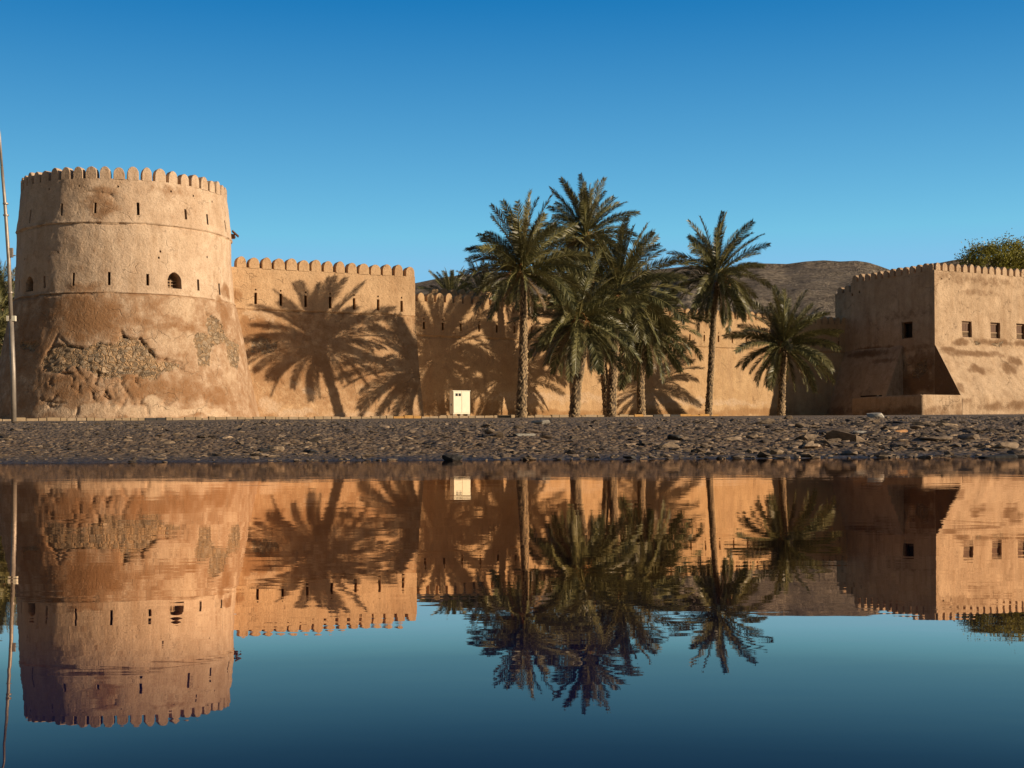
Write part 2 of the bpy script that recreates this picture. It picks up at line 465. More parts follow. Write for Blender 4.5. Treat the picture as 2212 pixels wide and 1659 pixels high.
# ------------------------------------------------------------------ ground, water, hills
def build_ground():
    us = np.concatenate([np.linspace(-4, -.62, 24, endpoint=False), np.linspace(-.62, .62, 560), np.linspace(.62, 4, 25)[1:]])
    Ds = np.concatenate([np.linspace(-80, 14, 10, endpoint=False), np.linspace(14, 17, 10, endpoint=False),
                         np.geomspace(17, 42, 210, endpoint=False), np.geomspace(42, 125, 60, endpoint=False),
                         np.geomspace(125, 5000, 16)])
    vs = []
    for D in Ds:
        w = max(D, 40.0) if D < 14 else max(D, 17.0)
        for u in us:
            X = u * w
            z = ground_z(X, D)
            if 17.6 < D < 45 and abs(u) < .62:
                k = smooth((D - 17.9) / 3) * (1 - smooth((D - 38) / 7))
                z += k * .06 * max(0, noise.noise(Vector((X * 5, D * 5, 1))) + .15)
            vs.append((X, D, z))
    n = len(us)
    fs = [(j * n + i, j * n + i + 1, (j + 1) * n + i + 1, (j + 1) * n + i) for j in range(len(Ds) - 1) for i in range(n - 1)]
    o = mesh_obj("ground", vs, fs, M_GROUND, smooth_faces=True)
    tag(o, kind="structure")
build_ground()
o = mesh_obj("water", [(-220, -70, 0), (220, -70, 0), (220, 22, 0), (-220, 22, 0)], [(0, 1, 2, 3)], M_WATER)
tag(o, kind="structure")

def hill(name, prof, D0, D1, D2, mat, rough, seed, x0, x1, nu, nt_, startf=.0):
    vs, fs = [], []
    xs = np.linspace(x0, x1, nu)
    for i, x in enumerate(xs):
        u, v = uv(x, interp(x, prof))
        for j in range(nt_):
            t = j / (nt_ - 1)
            if t <= .75:
                k = t / .75
                D = lerp(D0, D1, k)
                e = v * (startf + (1 - startf) * smooth(k) ** .8)
                # gullies and spurs fade out towards the ridge so the skyline keeps its line
                nn = noise.hetero_terrain(Vector((u * D * rough, D * rough, seed)), .9, 2.1, 6, .6)
                r2 = noise.ridged_multi_fractal(Vector((u * D * rough * .5, D * rough * .5, seed + 3)), .9, 2, 5, 1.0, 2.0)
                e *= 1 - (.10 * abs(nn) * (1 - k) + .10 * r2 * (1 - k * .8) * k) * (1 if k < 1 else 0)
                z = CAM_Z + e * D + (0 if k < 1 else 0)
                z += (noise.noise(Vector((u * D * rough * 9, D * rough * 9, seed))) * .012 * v * D)
            else:
                k = (t - .75) / .25
                D = lerp(D1, D2, k)
                z = lerp(CAM_Z + v * D1, 1.0, smooth(k))
            vs.append((u * D, D, z if t > 0 else 1.0))
    for i in range(nu - 1):
        for j in range(nt_ - 1):
            fs.append((i * nt_ + j, (i + 1) * nt_ + j, (i + 1) * nt_ + j + 1, i * nt_ + j + 1))
    o = mesh_obj(name, vs, fs, mat, smooth_faces=True)
    tag(o, kind="structure")
hill("hills", [(-900, 660), (-300, 618), (0, 607), (40, 604), (300, 612), (600, 632), (850, 618), (897, 610), (960, 597),
               (1040, 587), (1150, 585), (1300, 592), (1420, 580), (1500, 572), (1560, 579), (1600, 572), (1640, 567), (1700, 568.5),
               (1740, 563), (1780, 560.5), (1815, 563), (1850, 561.5), (1875, 565), (1900, 573), (1930, 584), (1990, 573),
               (2030, 566), (2060, 560), (2090, 556), (2212, 557), (2500, 580), (3100, 640)],
     190, 520, 760, M_HILL, .012, 4, -900, 3100, 760, 110)
hill("rocky_outcrop", [(1360, 700), (1400, 640), (1430, 600), (1460, 585), (1490, 578), (1515, 584), (1540, 590), (1556, 612), (1575, 640), (1610, 668),
                       (1690, 690), (1730, 678), (1752, 684), (1765, 680), (1780, 677), (1790, 678), (1805, 682), (1850, 690), (1900, 700)],
     150, 175, 210, M_CRAG, .12, 9, 1360, 1900, 200, 60, .5)

# ------------------------------------------------------------------ wall panels with real openings
def lines(a, b, step, extra):
    n = max(1, int(round((b - a) / step)))
    base = list(np.linspace(a, b, n + 1))
    ex = sorted(set(round(e, 5) for e in extra if a < e < b))
    keep = [x for x in base if all(abs(x - e) > step * .4 for e in ex) or x in (base[0], base[-1])]
    return sorted(set(keep + ex))

def panel(s0, s1, z0, z1, ds, dz, openings, surf, mask=None, exz=()):
    """surf(s,z,depth)->Vector; openings: (sa,sb,za,zb,depth). Returns verts, faces, attributes"""
    es, ez = [], list(exz)
    for o in openings:
        es += [o[0], o[1]]; ez += [o[2], o[3]]
    S = lines(s0, s1, ds, es); Z = lines(z0, z1, dz, ez)
    V, Fc = [], []
    A = {"stain": [], "pale": [], "rubble": []}
    def put(v, m=(0, 0, 0)):
        V.append(v); A["stain"].append(m[0]); A["pale"].append(m[1]); A["rubble"].append(m[2])
        return len(V) - 1
    nS = len(S)
    for z in Z:
        for s in S:
            mm = mask(s, z) if mask else (0, 0, 0)
            put(surf(s, z, 0.0, mm), mm)
    for j in range(len(Z) - 1):
        zc = (Z[j] + Z[j + 1]) / 2
        row = [o for o in openings if o[2] < zc < o[3]]
        for i in range(nS - 1):
            sc = (S[i] + S[i + 1]) / 2
            if any(o[0] < sc < o[1] for o in row): continue
            Fc.append((j * nS + i, j * nS + i + 1, (j + 1) * nS + i + 1, (j + 1) * nS + i))
    for o in openings:
        si = [s for s in S if o[0] - 1e-4 <= s <= o[1] + 1e-4]
        zi = [z for z in Z if o[2] - 1e-4 <= z <= o[3] + 1e-4]
        loop = [(s, zi[0]) for s in si] + [(si[-1], z) for z in zi[1:]] + [(s, zi[-1]) for s in si[-2::-1]] + [(si[0], z) for z in zi[-2:0:-1]]
        fr_ = [put(surf(s, z, 0.0, mask(s, z) if mask else (0, 0, 0))) for s, z in loop]
        bk = [put(surf(s, z, o[4], (0, 0, 0))) for s, z in loop]
        n = len(loop)
        for k in range(n):
            Fc.append((fr_[(k + 1) % n], fr_[k], bk[k], bk[(k + 1) % n]))
        Fc.append(tuple(bk))
    return V, Fc, A

def pt_seg(px, py, ax, ay, bx, by):
    dx, dy = bx - ax, by - ay
    L = dx * dx + dy * dy
    t = 0 if L == 0 else max(0, min(1, ((px - ax) * dx + (py - ay) * dy) / L))
    return sqrt((px - ax - t * dx) ** 2 + (py - ay - t * dy) ** 2)

def in_poly(x, y, poly):
    c = False
    j = len(poly) - 1
    for i in range(len(poly)):
        xi, yi = poly[i]; xj, yj = poly[j]
        if (yi > y) != (yj > y) and x < (xj - xi) * (y - yi) / (yj - yi) + xi: c = not c
        j = i
    return c

def make_mask(polys, cracks, stains, pales, seed):
    """wear mapped on a wall in (s,z): exposed stone polygons, cracks, stain and pale ellipses"""
    bb = [(min(p[0] for p in q) - .4, max(p[0] for p in q) + .4, min(p[1] for p in q) - .4, max(p[1] for p in q) + .4, q) for q in polys]
    def f(s, z):
        nx = noise.noise(Vector((s * 1.1, z * 1.1, seed))); ny = noise.noise(Vector((s * 1.1, z * 1.1, seed + 9)))
        n2 = noise.noise(Vector((s * 4, z * 4, seed + 2)))
        st = pl = rb = 0.0
        for cx, cz, rx, rz, w in stains:
            d = sqrt(((s - cx + nx * min(.6, rx * .45)) / rx) ** 2 + ((z - cz + ny * min(.6, rz * .55)) / rz) ** 2)
            st = max(st, w * (1 - smooth((d - .3) / 1.0)))
        for cx, cz, rx, rz, w in pales:
            d = sqrt(((s - cx + nx * .4) / rx) ** 2 + ((z - cz + ny * .4) / rz) ** 2)
            pl = max(pl, w * (1 - smooth((d - .55) / .65)))
        for a, b2, c2, d2, q in bb:
            if a < s < b2 and c2 < z < d2 and in_poly(s + nx * .3 + n2 * .16, z + ny * .25 + n2 * .14, q): rb = 1.0
        return (st, pl, rb)
    return f

def wear_disp(s, z, rb, cracks):
    """inward displacement from exposed stone and cracks"""
    d = 0.0
    if rb > .5:
        p = Vector((s * 3.2, z * 4.2, 1.5))
        dist, pts = noise.voronoi(p)
        e = dist[1] - dist[0]
        d += .10 - .075 * smooth(e / .35) * (0.5 + noise.cell(pts[0] * 3.7) * .8)
    for q, w, dep in cracks:
        for (a, b2), (c, e2) in zip(q, q[1:]):
            dd = pt_seg(s, z, a, b2, c, e2)
            if dd < w: d += dep * (1 - dd / w)
    return d

def plaster_disp(p, amt=1.0):
    return amt * (.050 * noise.noise(p * .45) + .028 * noise.noise(p * 1.3 + Vector((5, 1, 2))) + .010 * noise.noise(p * 4.5))

# merlon: rounded-top tooth
def merlon_mesh(org, ax, n, w, h, T, seed, straight=.42):
    """org: centre of foot on the outer face; ax along the wall; n outward"""
    rnd = random.Random(seed)
    w *= rnd.uniform(.87, 1.06); h *= rnd.uniform(.88, 1.06)
    prof = [(-w / 2, -.03), (-w / 2 * rnd.uniform(.98, 1.02), h * straight * .5), (-w / 2, h * straight)]
    K = 9
    for k in range(1, K):
        a = pi - pi * k / K
        prof.append((cos(a) * w / 2 * rnd.uniform(.98, 1.01), h * straight + sin(a) * h * (1 - straight) * rnd.uniform(.985, 1.01)))
    prof += [(w / 2, h * straight), (w / 2, h * straight * .5), (w / 2, -.03)]
    mb = MB()
    up = Vector((0, 0, 1))
    rings = []
    cz = h * .45
    for dep, sc in ((.004, .93), (-.03, 1.0), (-T + .03, 1.0), (-T, .93)):
        rings.append([org + ax * (x * sc) + up * (cz + (z - cz) * sc if z > 0 else z) + n * (dep + .006 * noise.noise(Vector((x * 7 + seed, z * 7, 0)))) for x, z in prof])
    N = len(prof); vs = [v for r in rings for v in r]
    fs = []
    for r in range(3):
        for k in range(N - 1):
            fs.append((r * N + k, r * N + k + 1, (r + 1) * N + k + 1, (r + 1) * N + k))
    fs.append(tuple(range(N))[::-1]); fs.append(tuple(3 * N + k for k in range(N)))
    mb.add(vs, fs)
    return mb

UP = Vector((0, 0, 1))

# ------------------------------------------------------------------ round tower
TC = Vector((-21.65, 73.0, 0))
RP = [(0.8, 7.55), (1.4, 7.4), (2.9, 7.05), (4.2, 6.78), (6.0, 6.42), (7.2, 6.18), (7.75, 6.08), (8.0, 5.99), (8.05, 5.93), (9.5, 5.86), (11.65, 5.76), (11.7, 5.79), (14.05, 5.54), (15, 5.5)]
T_TOP = 14.02
def tower_R(z): return interp(z, RP)
def tower_hit(x, y):
    """photo pixel -> (s,z) on the tower, s = angle * 6.4 measured from the direction of the camera"""
    u, v = uv(x, y)
    z = 8.0
    for _ in range(12):
        R = tower_R(z)
        # (uD-TCx)^2+(D-TCy)^2=R^2
        a = u * u + 1; bq = -2 * (u * TC.x + TC.y); cq = TC.x ** 2 + TC.y ** 2 - R * R
        disc = bq * bq - 4 * a * cq
        D = (-bq - sqrt(max(disc, 0))) / (2 * a)
        z = CAM_Z + v * D
    ang = atan2(u * D - TC.x, -(D - TC.y)) - PHI0
    return ang * 6.0, z
PHI0 = atan2(-TC.x, TC.y)     # azimuth of camera seen from the axis, from -Y
TS = 6.0
def tdir(s):
    a = PHI0 + s / TS
    return Vector((sin(a), -cos(a), 0))

def z1(x, y): return tower_hit(x * .25, 316.8 + y * .25)      # measured on the upper close-up
def z2(x, y): return tower_hit(x * .25, 604.9 + y * .25)      # measured on the lower close-up

ops = []
for x, ya, yb in [(270, 545, 660), (535, 490, 595), (822, 482, 575), (1193, 482, 592), (1603, 540, 628), (1792, 583, 672), (1940, 638, 735),
                  (167, 1155, 1255), (385, 1115, 1222), (635, 1088, 1202), (943, 1082, 1197), (1275, 1100, 1200), (1713, 1148, 1243), (1895, 1182, 1280)]:
    s, zt = z1(x, ya); _, zb = z1(x, yb)
    ops.append((s - .075, s + .075, zb, zt, .7))
for x, y in [(683, 340), (1020, 343), (1478, 387), (1670, 425), (1836, 475), (423, 367), (500, 912), (217, 975), (1388, 905), (1792, 953), (1373, 960)]:
    s, z = z1(x, y)
    ops.append((s - .05, s + .05, z - .055, z + .055, .4))
arches = []
for x, hw, yc, yt, yb in [(1507, 60, 1083, 1150, 1226), (259, 31, 1120, 1175, 1252)]:
    s, zc = z1(x, yc); _, zs = z1(x, yt); _, zb = z1(x, yb)
    sl, _ = z1(x - hw, yt); sr, _ = z1(x + hw, yt)
    arches.append((sl, sr, zb, zs, zc))
    ops.append((sl, sr, zb, zs, .85))
def arch_warp(s, z):
    for sl, sr, zb, zs, zc in arches:
        if sl < s < sr and zs - 1e-4 <= z < zc + .5:
            t = (s - (sl + sr) / 2) / ((sr - sl) / 2)
            top = zs + (zc - zs) * (sqrt(max(0, 1 - t * t)) * .75 + (1 - abs(t)) * .25)
            return top + (z - zs) * (zc + .5 - top) / (zc + .5 - zs)
    return z
rub = [[z2(*p) for p in q] for q in (
    [(590, 570), (700, 585), (850, 575), (960, 540), (1045, 470), (1130, 510), (1210, 510), (1370, 690), (1560, 715), (1550, 770), (1400, 800), (1320, 870),
     (1230, 835), (1200, 800), (1060, 812), (1050, 880), (960, 850), (900, 870), (800, 790), (700, 770), (600, 760), (430, 800), (380, 700), (430, 590), (520, 560)],
    [(1790, 290), (1900, 370), (2000, 510), (2055, 545), (2068, 760), (1990, 750), (1960, 540), (1850, 560), (1830, 730), (1720, 750), (1700, 600), (1690, 480), (1790, 460)],
    [(150, 540), (330, 545), (300, 610), (160, 600)])]
cr = [([z2(*p) for p in q], w, dep) for q, w, dep in (
    ([(1045, 440), (1070, 490), (1130, 512), (1210, 508), (1250, 560), (1300, 622), (1370, 687), (1440, 685), (1500, 706), (1565, 716), (1562, 772)], .09, .16),
    ([(1640, 180), (1660, 215)], .05, .1), ([(1760, 190), (1790, 290), (1850, 328), (1900, 370), (1950, 452), (2000, 512), (2055, 545)], .08, .15),
    ([(1060, 820), (1055, 900), (1090, 962), (1140, 1035)], .08, .13), ([(1830, 570), (1842, 650), (1830, 740)], .05, .12), ([(2035, 590), (2068, 700), (2060, 860)], .05, .08),
    ([(500, 470), (455, 560), (415, 615), (400, 660)], .08, .12), ([(520, 500), (590, 570), (700, 590), (850, 580)], .08, .14),
    ([(1500, 1030), (1640, 1080)], .04, .07), ([(1400, 690), (1440, 685)], .05, .1), ([(560, 770), (640, 850), (620, 920), (700, 980)], .05, .08),
    ([(760, 700), (800, 800), (750, 860)], .05, .08), ([(830, 900), (920, 960), (880, 1040)], .05, .08), ([(930, 1020), (1060, 1080)], .05, .08))]
cr += [([z1(*p) for p in q], w, dep) for q, w, dep in (
    ([(760, 385), (880, 400), (960, 412), (995, 460)], .06, .09), ([(1585, 748), (1620, 772)], .05, .1), ([(1650, 752), (1690, 770), (1700, 850), (1690, 910)], .04, .08))]
_r = random.Random(5)
for _ in range(46):
    x, y = _r.uniform(380, 1250), _r.uniform(780, 1120)
    if _r.random() < .25: x, y = _r.uniform(1200, 2000), _r.uniform(1000, 1160)
    q = [z2(x, y)]; a_ = _r.uniform(0, 6.28)
    for _k in range(_r.randint(2, 4)):
        a_ += _r.uniform(-.9, .9); x += cos(a_) * _r.uniform(18, 42); y += sin(a_) * _r.uniform(18, 42); q.append(z2(x, y))
    if all(1.6 < c_[1] < 5.4 for c_ in q): cr.append((q, .07, _r.uniform(.06, .11)))
def el(f, x, y, rx, ry, w):
    s, z = f(x, y); return (s, z, rx, ry, w)
T_ST = [el(z2, 760, 330, 2.3, 1.5, .9), el(z2, 300, 500, 2.8, 2.6, .65), el(z2, 560, 250, 1.6, .9, .8), el(z2, 1220, 360, .9, .35, .75), el(z2, 1440, 400, 1.0, .33, .75), el(z2, 1640, 400, .5, .4, .8),
        el(z2, 1940, 300, .8, 1.2, .85), el(z2, 1150, 900, .9, 1.1, .85), el(z2, 600, 900, 2.3, 1.2, .7), el(z2, 1500, 950, 2.6, .8, .75), el(z2, 1850, 1000, 1.6, .7, .8), el(z1, 900, 400, .9, .5, .45),
        el(z1, 870, 500, 1.0, .8, .6), el(z1, 700, 1220, 1.6, .4, .5), el(z1, 1950, 1250, .8, .5, .75), el(z2, 1700, 1150, .4, .4, .7), el(z1, 1500, 380, 1.4, .3, .3)]
T_PA = [el(z2, 1560, 240, 1.1, .6, .8), el(z2, 1520, 520, 1.6, .6, .55), el(z2, 1340, 1040, .5, .35, .95), el(z2, 700, 1130, 2.8, .35, .75), el(z2, 1400, 1130, 2.8, .33, .85), el(z2, 1850, 1150, 1.4, .25, .8),
        el(z2, 450, 1100, .8, .5, .5), el(z1, 1620, 820, .8, .7, .45), el(z2, 1780, 620, 1.0, 1.0, .5), el(z2, 1980, 800, .7, 1.0, .45)]
tmask0 = make_mask(rub, cr, T_ST, T_PA, 3.0)
LOWRING, MIDRING = 8.03, 11.7
def tower_mask(s, z):
    if abs(s) > 11.5: return (0, 0, 0)
    st, pl, rb = tmask0(s, z)
    if z < LOWRING: st = max(st, .42 + .18 * noise.noise(Vector((s * .5, z * .5, 8))))
    return st, pl, rb
def tower_surf(s, z, depth, m):
    z_ = arch_warp(s, z)
    R = tower_R(z_) - depth
    d = tdir(s)
    if depth == 0:
        if abs(s) < 11.5:
            q = TC + d * R + UP * z_
            dd = plaster_disp(q, 1.2)
            for zr in (LOWRING, MIDRING):
                zz = z_ - zr - .02 * noise.noise(Vector((s * .6, zr, 0)))
                if -.075 < zz < -.005: dd -= .10
                elif 0 <= zz < .12: dd += .055 * (1 - zz / .12)
            dd -= wear_disp(s, z_, m[2], cr if z_ < 12.7 and z_ > 1.5 or z_ > 12.5 else ())
            R += dd
    else:
        return TC + d * R + UP * z_
    return TC + d * R + UP * z_
# front half fine, back half coarse
V, Fc, A = panel(-10.2, 10.2, .8, T_TOP, .075, .075, ops, tower_surf, tower_mask,
                 exz=(LOWRING - .075, LOWRING - .005, LOWRING + .005, MIDRING - .075, MIDRING - .005, MIDRING + .005))
tower = empty("round_tower", (TC.x, TC.y, 1.4), "big round mud-plastered fort tower with flaring cracked base and a crown of rounded merlons", "tower")
mesh_obj("tower_wall", V, Fc, M_TOWER, tower, True, A)
V, Fc, A = panel(10.2, 2 * pi * TS - 10.2, .8, T_TOP, .6, 1.0, [], lambda s, z, d, m: TC + tdir(s) * tower_R(z) + UP * z)
mesh_obj("rear_wall", V, Fc, M_TOWER, tower, True, A)
# wall walk and inner parapet face
mb = MB(); K = 96
ringo = [TC + Vector((sin(2 * pi * k / K), -cos(2 * pi * k / K), 0)) * 5.53 + UP * T_TOP for k in range(K)]
ringi = [TC + Vector((sin(2 * pi * k / K), -cos(2 * pi * k / K), 0)) * 5.05 + UP * T_TOP for k in range(K)]
ringb = [v - UP * 1.1 for v in ringi]
mb.add(ringo + ringi + ringb, [(k, (k + 1) % K, K + (k + 1) % K, K + k) for k in range(K)] + [(K + k, K + (k + 1) % K, 2 * K + (k + 1) % K, 2 * K + k) for k in range(K)] + [tuple(2 * K + k for k in range(K))])
mb.obj("wall_walk", M_TOWER, tower)
NM = 49
s_ref, _ = tower_hit(1150 * .25, 316.8 + 240 * .25)
for k in range(NM):
    s = s_ref + k * 2 * pi * TS / NM
    d = tdir(s); ax = Vector((-d.y, d.x, 0))
    merlon_mesh(TC + d * 5.545 + UP * T_TOP, ax, d, .575, .67, .42, k).obj("merlon", M_TOWER, tower)
# small wooden hood on the right flank
s, z = z1(1990, 690)
mb = MB(); d = tdir(9.1); ax = Vector((-d.y, d.x, 0))
c0 = TC + d * (tower_R(12.2) + .05) + UP * 12.3
mb.box(c0 + d * .22 - UP * .1, ax, (d - UP * .9).normalized(), (d * .9 + UP).normalized(), .25, .24, .03)
mb.box(c0 + d * .08 - UP * .26, ax, d, UP, .04, .12, .14)
mb.box(c0 + d * .2 - UP * .3, ax, d, UP, .2, .03, .03)
mb.obj("wooden_hood", M_WOOD, tower)
# sill lattice in the arched window
for sl, sr, zb, zs, zc in arches:
    mb = MB(); sm = (sl + sr) / 2; d = tdir(sm); ax = Vector((-d.y, d.x, 0))
    base = TC + d * (tower_R(zb) - .55)
    hw = (sr - sl) / 2
    for k in range(3):
        mb.box(base + UP * (zb + .12 + k * .16), ax, d, UP, hw + .02, .03, .025)
    mb.box(base + UP * (zb + .25), ax, d, UP, .03, .035, .26)
    mb.obj("window_rail", M_WOODL, tower)

# ------------------------------------------------------------------ straight curtain walls
class Line:
    """vertical wall plane through p along d; outward normal n towards the camera"""
    def __init__(s, p, ang):
        s.p = Vector((p[0], p[1], 0)); s.d = Vector((cos(ang), sin(ang), 0)); s.n = Vector((sin(ang), -cos(ang), 0))
    def hit(s, x, y, off=0.0):
        u, v = uv(x, y)
        q = s.p + s.n * off
        # (u,1)*D = q + d*t
        # solve u*D - d.x t = q.x ; D - d.y t = q.y
        det = -u * s.d.y + s.d.x
        D = (-q.x * s.d.y + s.d.x * q.y) / det
        t = (u * q.y - q.x) / det
        return t, CAM_Z + v * D

L1 = Line((-16.05, 75.4), atan(.5))
LEDGE1 = 8.03
def batter1(z): return 0 if z >= LEDGE1 else 1.35 * ((LEDGE1 - z) / 6.4) ** 1.15
def z3(x, y, off=0):          # close-up of wall 1
    return L1.hit((860 + x / 2.304) / 1.736, (900 + y / 2.304) / 1.736, off)
sL, _ = L1.hit(500, 700); sR, _ = L1.hit(896.5, 650)
sL -= 1.6
ztop1 = L1.hit(884, 597)[1]
ops = []
for x, ya, yb in [(228, 455, 555), (445, 465, 568), (659, 478, 580), (872, 490, 593), (1079, 502, 602), (1285, 513, 608), (1489, 525, 620)]:
    s, zt = z3(x, ya); _, zb = z3(x, yb)
    ops.append((s - .085, s + .085, zb, zt, .6)); ops.append((s - .05, s + .05, zt + .13, zt + .23, .3))
def e3(x, y, rx, ry, w):
    s, z = z3(x, y, .6); return (s, z, rx, ry, w)
cr1 = [([z3(*p, .6) for p in q], w, dp) for q, w, dp in (([(420, 1190), (440, 1240), (470, 1270)], .07, .1), ([(540, 1210), (580, 1240), (595, 1190)], .06, .1),
       ([(950, 1150), (960, 1220)], .05, .06), ([(985, 1290), (1045, 1340)], .05, .06), ([(120, 600), (170, 650), (330, 680)], .05, .05))]
rub1 = [[z3(*p, .4) for p in [(180, 860), (300, 830), (390, 880), (400, 960), (300, 990), (260, 960), (190, 980)]]]
M1 = make_mask(rub1, cr1, [e3(250, 760, 1.2, .8, .9), e3(900, 1150, 5, 1.5, .55), e3(400, 1150, 2, 1.1, .6), e3(1500, 1300, 1.6, 1.0, .6), e3(80, 480, .5, .5, .6)],
               [e3(330, 1440, 1.0, .5, .75), e3(560, 1500, 1.5, .25, .7), e3(660, 1310, .4, .3, .6), e3(1100, 1510, 2.5, .2, .5), e3(300, 640, 1.0, .4, .5)], 12.0)
def w1surf(s, z, depth, m):
    q = L1.p + L1.d * s + UP * z
    if depth: return q - L1.n * depth
    dd = batter1(z) + plaster_disp(q, 1.0)
    zz = z - LEDGE1 - .02 * noise.noise(Vector((s * .6, 0, 1)))
    if -.075 < zz < -.005: dd -= .09
    elif 0 <= zz < .1: dd += .03
    dd -= wear_disp(s, z, m[2], cr1)
    return q + L1.n * dd
def wall_thing(name, L, s0, s1, zb, zt, T, ops, surf, mask, mat, loc, label, step=.085, exz=(), cat="wall", end_batter=None):
    V, Fc, A = panel(s0, s1, zb, zt, step, step, ops, surf, mask, exz)
    root = empty(name, loc, label, cat)
    # cap, back and end faces follow the front outline
    def addv(v):
        V.append(v); [A[k].append(0) for k in A]; return len(V) - 1
    zs_ = sorted(set(round(v, 3) for v in list(np.linspace(zb, zt, 24))))
    for s in (s0, s1):
        fr_ = [addv(surf(s, z, 0.0, (0, 0, 0))) for z in zs_]
        bk = [addv(L.p + L.d * s + UP * z - L.n * T) for z in zs_]
        for k in range(len(zs_) - 1):
            Fc.append((fr_[k], bk[k], bk[k + 1], fr_[k + 1]))
    ss = list(np.linspace(s0, s1, max(2, int((s1 - s0) / .5))))
    a = [addv(surf(s, zt, 0.0, (0, 0, 0))) for s in ss]
    bb = [addv(L.p + L.d * s + UP * zt - L.n * T) for s in ss]
    cc = [addv(L.p + L.d * s + UP * zb - L.n * T) for s in ss]
    for k in range(len(ss) - 1):
        Fc.append((a[k], a[k + 1], bb[k + 1], bb[k])); Fc.append((bb[k], bb[k + 1], cc[k + 1], cc[k]))
    mesh_obj("wall_face", V, Fc, mat, root, True, A)
    return root
def mask1(s, z):
    st, pl, rb = M1(s, z)
    if z < LEDGE1: st = max(st, .30)
    return st, pl, rb
c = L1.p + L1.d * ((sL + sR) / 2)
w1 = wall_thing("curtain_wall", L1, sL, sR, .9, ztop1, .5, ops, w1surf, mask1, M_WALL, (c.x, c.y, 1.5),
                "tall lit plaster fort wall joined to the round tower, its battered face crossed by palm shadows", exz=(LEDGE1 - .075, LEDGE1 - .005, LEDGE1 + .005))
# merlons of wall 1 measured at both ends
sa = z3(105, 200)[0]; sb = z3(1562, 290)[0]
for k in range(15):
    s = lerp(sa, sb, k / 14)
    merlon_mesh(L1.p + L1.d * s + L1.n * .02 + UP * ztop1, L1.d, L1.n, (sb - sa) / 14 * .85, .67, .62, 100 + k).obj("merlon", M_WALL, w1)
# return wall going back to the far curtain wall
LR = Line((0, 0), 0); LR.p = L1.p + L1.d * (sR - .02); LR.d = -L1.n; LR.n = L1.d
V, Fc, A = panel(.5, 13.5, .9, ztop1, .5, .5, [], lambda s, z, d, m: LR.p + LR.d * s - UP * 0 + UP * z - L1.d * (d + .01))
mesh_obj("return_wall", V, Fc, M_WALL, w1, False, A)

L2 = Line((-6.65, 95.0), atan(.6))
LEDGE2 = L2.hit(1112, 732.5)[1]
def z4(x, y): return L2.hit((1700 + x / 2.304) / 1.736, (640 + y / 2.304) / 1.736)
ztop2 = L2.hit(981, 654.5)[1]
TOP2 = lambda s: 0
s20 = L2.hit(860, 700)[0]; s21 = L2.hit(1862, 700)[0]
ops = []
# slits: regular spacing read off the left and right runs
sx = [L2.hit((1500 + x / 3.687) / 1.736, (960 + 950 / 3.687) / 1.736)[0] for x in (333, 590, 852, 1097, 1339, 1573, 1819)]
sp2 = (sx[-1] - sx[0]) / 6
k = 0
zt = L2.hit((1500 + 852 / 3.687) / 1.736, (960 + 935 / 3.687) / 1.736)[1]; zb = L2.hit((1500 + 852 / 3.687) / 1.736, (960 + 1037 / 3.687) / 1.736)[1]
s = sx[0]
while s < s21 - .6:
    ops.append((s - .085, s + .085, zb, zt, .6)); ops.append((s - .05, s + .05, zt + .16, zt + .27, .3))
    s += sp2
def e2(x, y, rx, ry, w):
    s, z = L2.hit(x, y); return (s, z, rx, ry, w)
M2 = make_mask([], [], [e2(1150, 893, 9, .35, .8), e2(1450, 893, 8, .4, .8), e2(1640, 890, 5, .4, .7), e2(1000, 880, 4, .6, .6)],
               [e2(1180, 858, 6, .5, .55), e2(1500, 868, 9, .35, .6), e2(1350, 860, 7, .4, .5)], 21.0)
def w2surf(s, z, depth, m):
    q = L2.p + L2.d * s + UP * z
    if depth: return q - L2.n * depth
    dd = plaster_disp(q, 1.1)
    if z < LEDGE2: dd += .35 * ((LEDGE2 - z) / 6) ** 2
    zz = z - LEDGE2 - .02 * noise.noise(Vector((s * .6, 0, 1)))
    if -.09 < zz < -.005: dd -= .09
    elif 0 <= zz < .1: dd += .03
    return q + L2.n * dd
c = L2.p + L2.d * ((s20 + s21) / 2)
w2 = wall_thing("curtain_wall", L2, s20, s21, 1.2, ztop2, .5, ops, w2surf, M2, M_WALL2, (c.x, c.y, 1.9),
                "long lower-looking plaster wall running behind the date palms towards the square tower", step=.1, exz=(LEDGE2 - .09, LEDGE2 - .005, LEDGE2 + .005))
m0 = L2.hit((1500 + 290 / 3.687) / 1.736, (960 + 560 / 3.687) / 1.736)[0]
m6 = L2.hit((1500 + 1180 / 3.687) / 1.736, (960 + 600 / 3.687) / 1.736)[0]
msp = (m6 - m0) / 7
nmer = int((s21 - m0) / msp)
for k in range(-1, nmer + 1):
    s = m0 + k * msp
    if s + .3 > s21: break
    merlon_mesh(L2.p + L2.d * s + L2.n * .03 + UP * ztop2, L2.d, L2.n, msp * .84, .69, .48, 200 + k).obj("merlon", M_WALL2, w2)

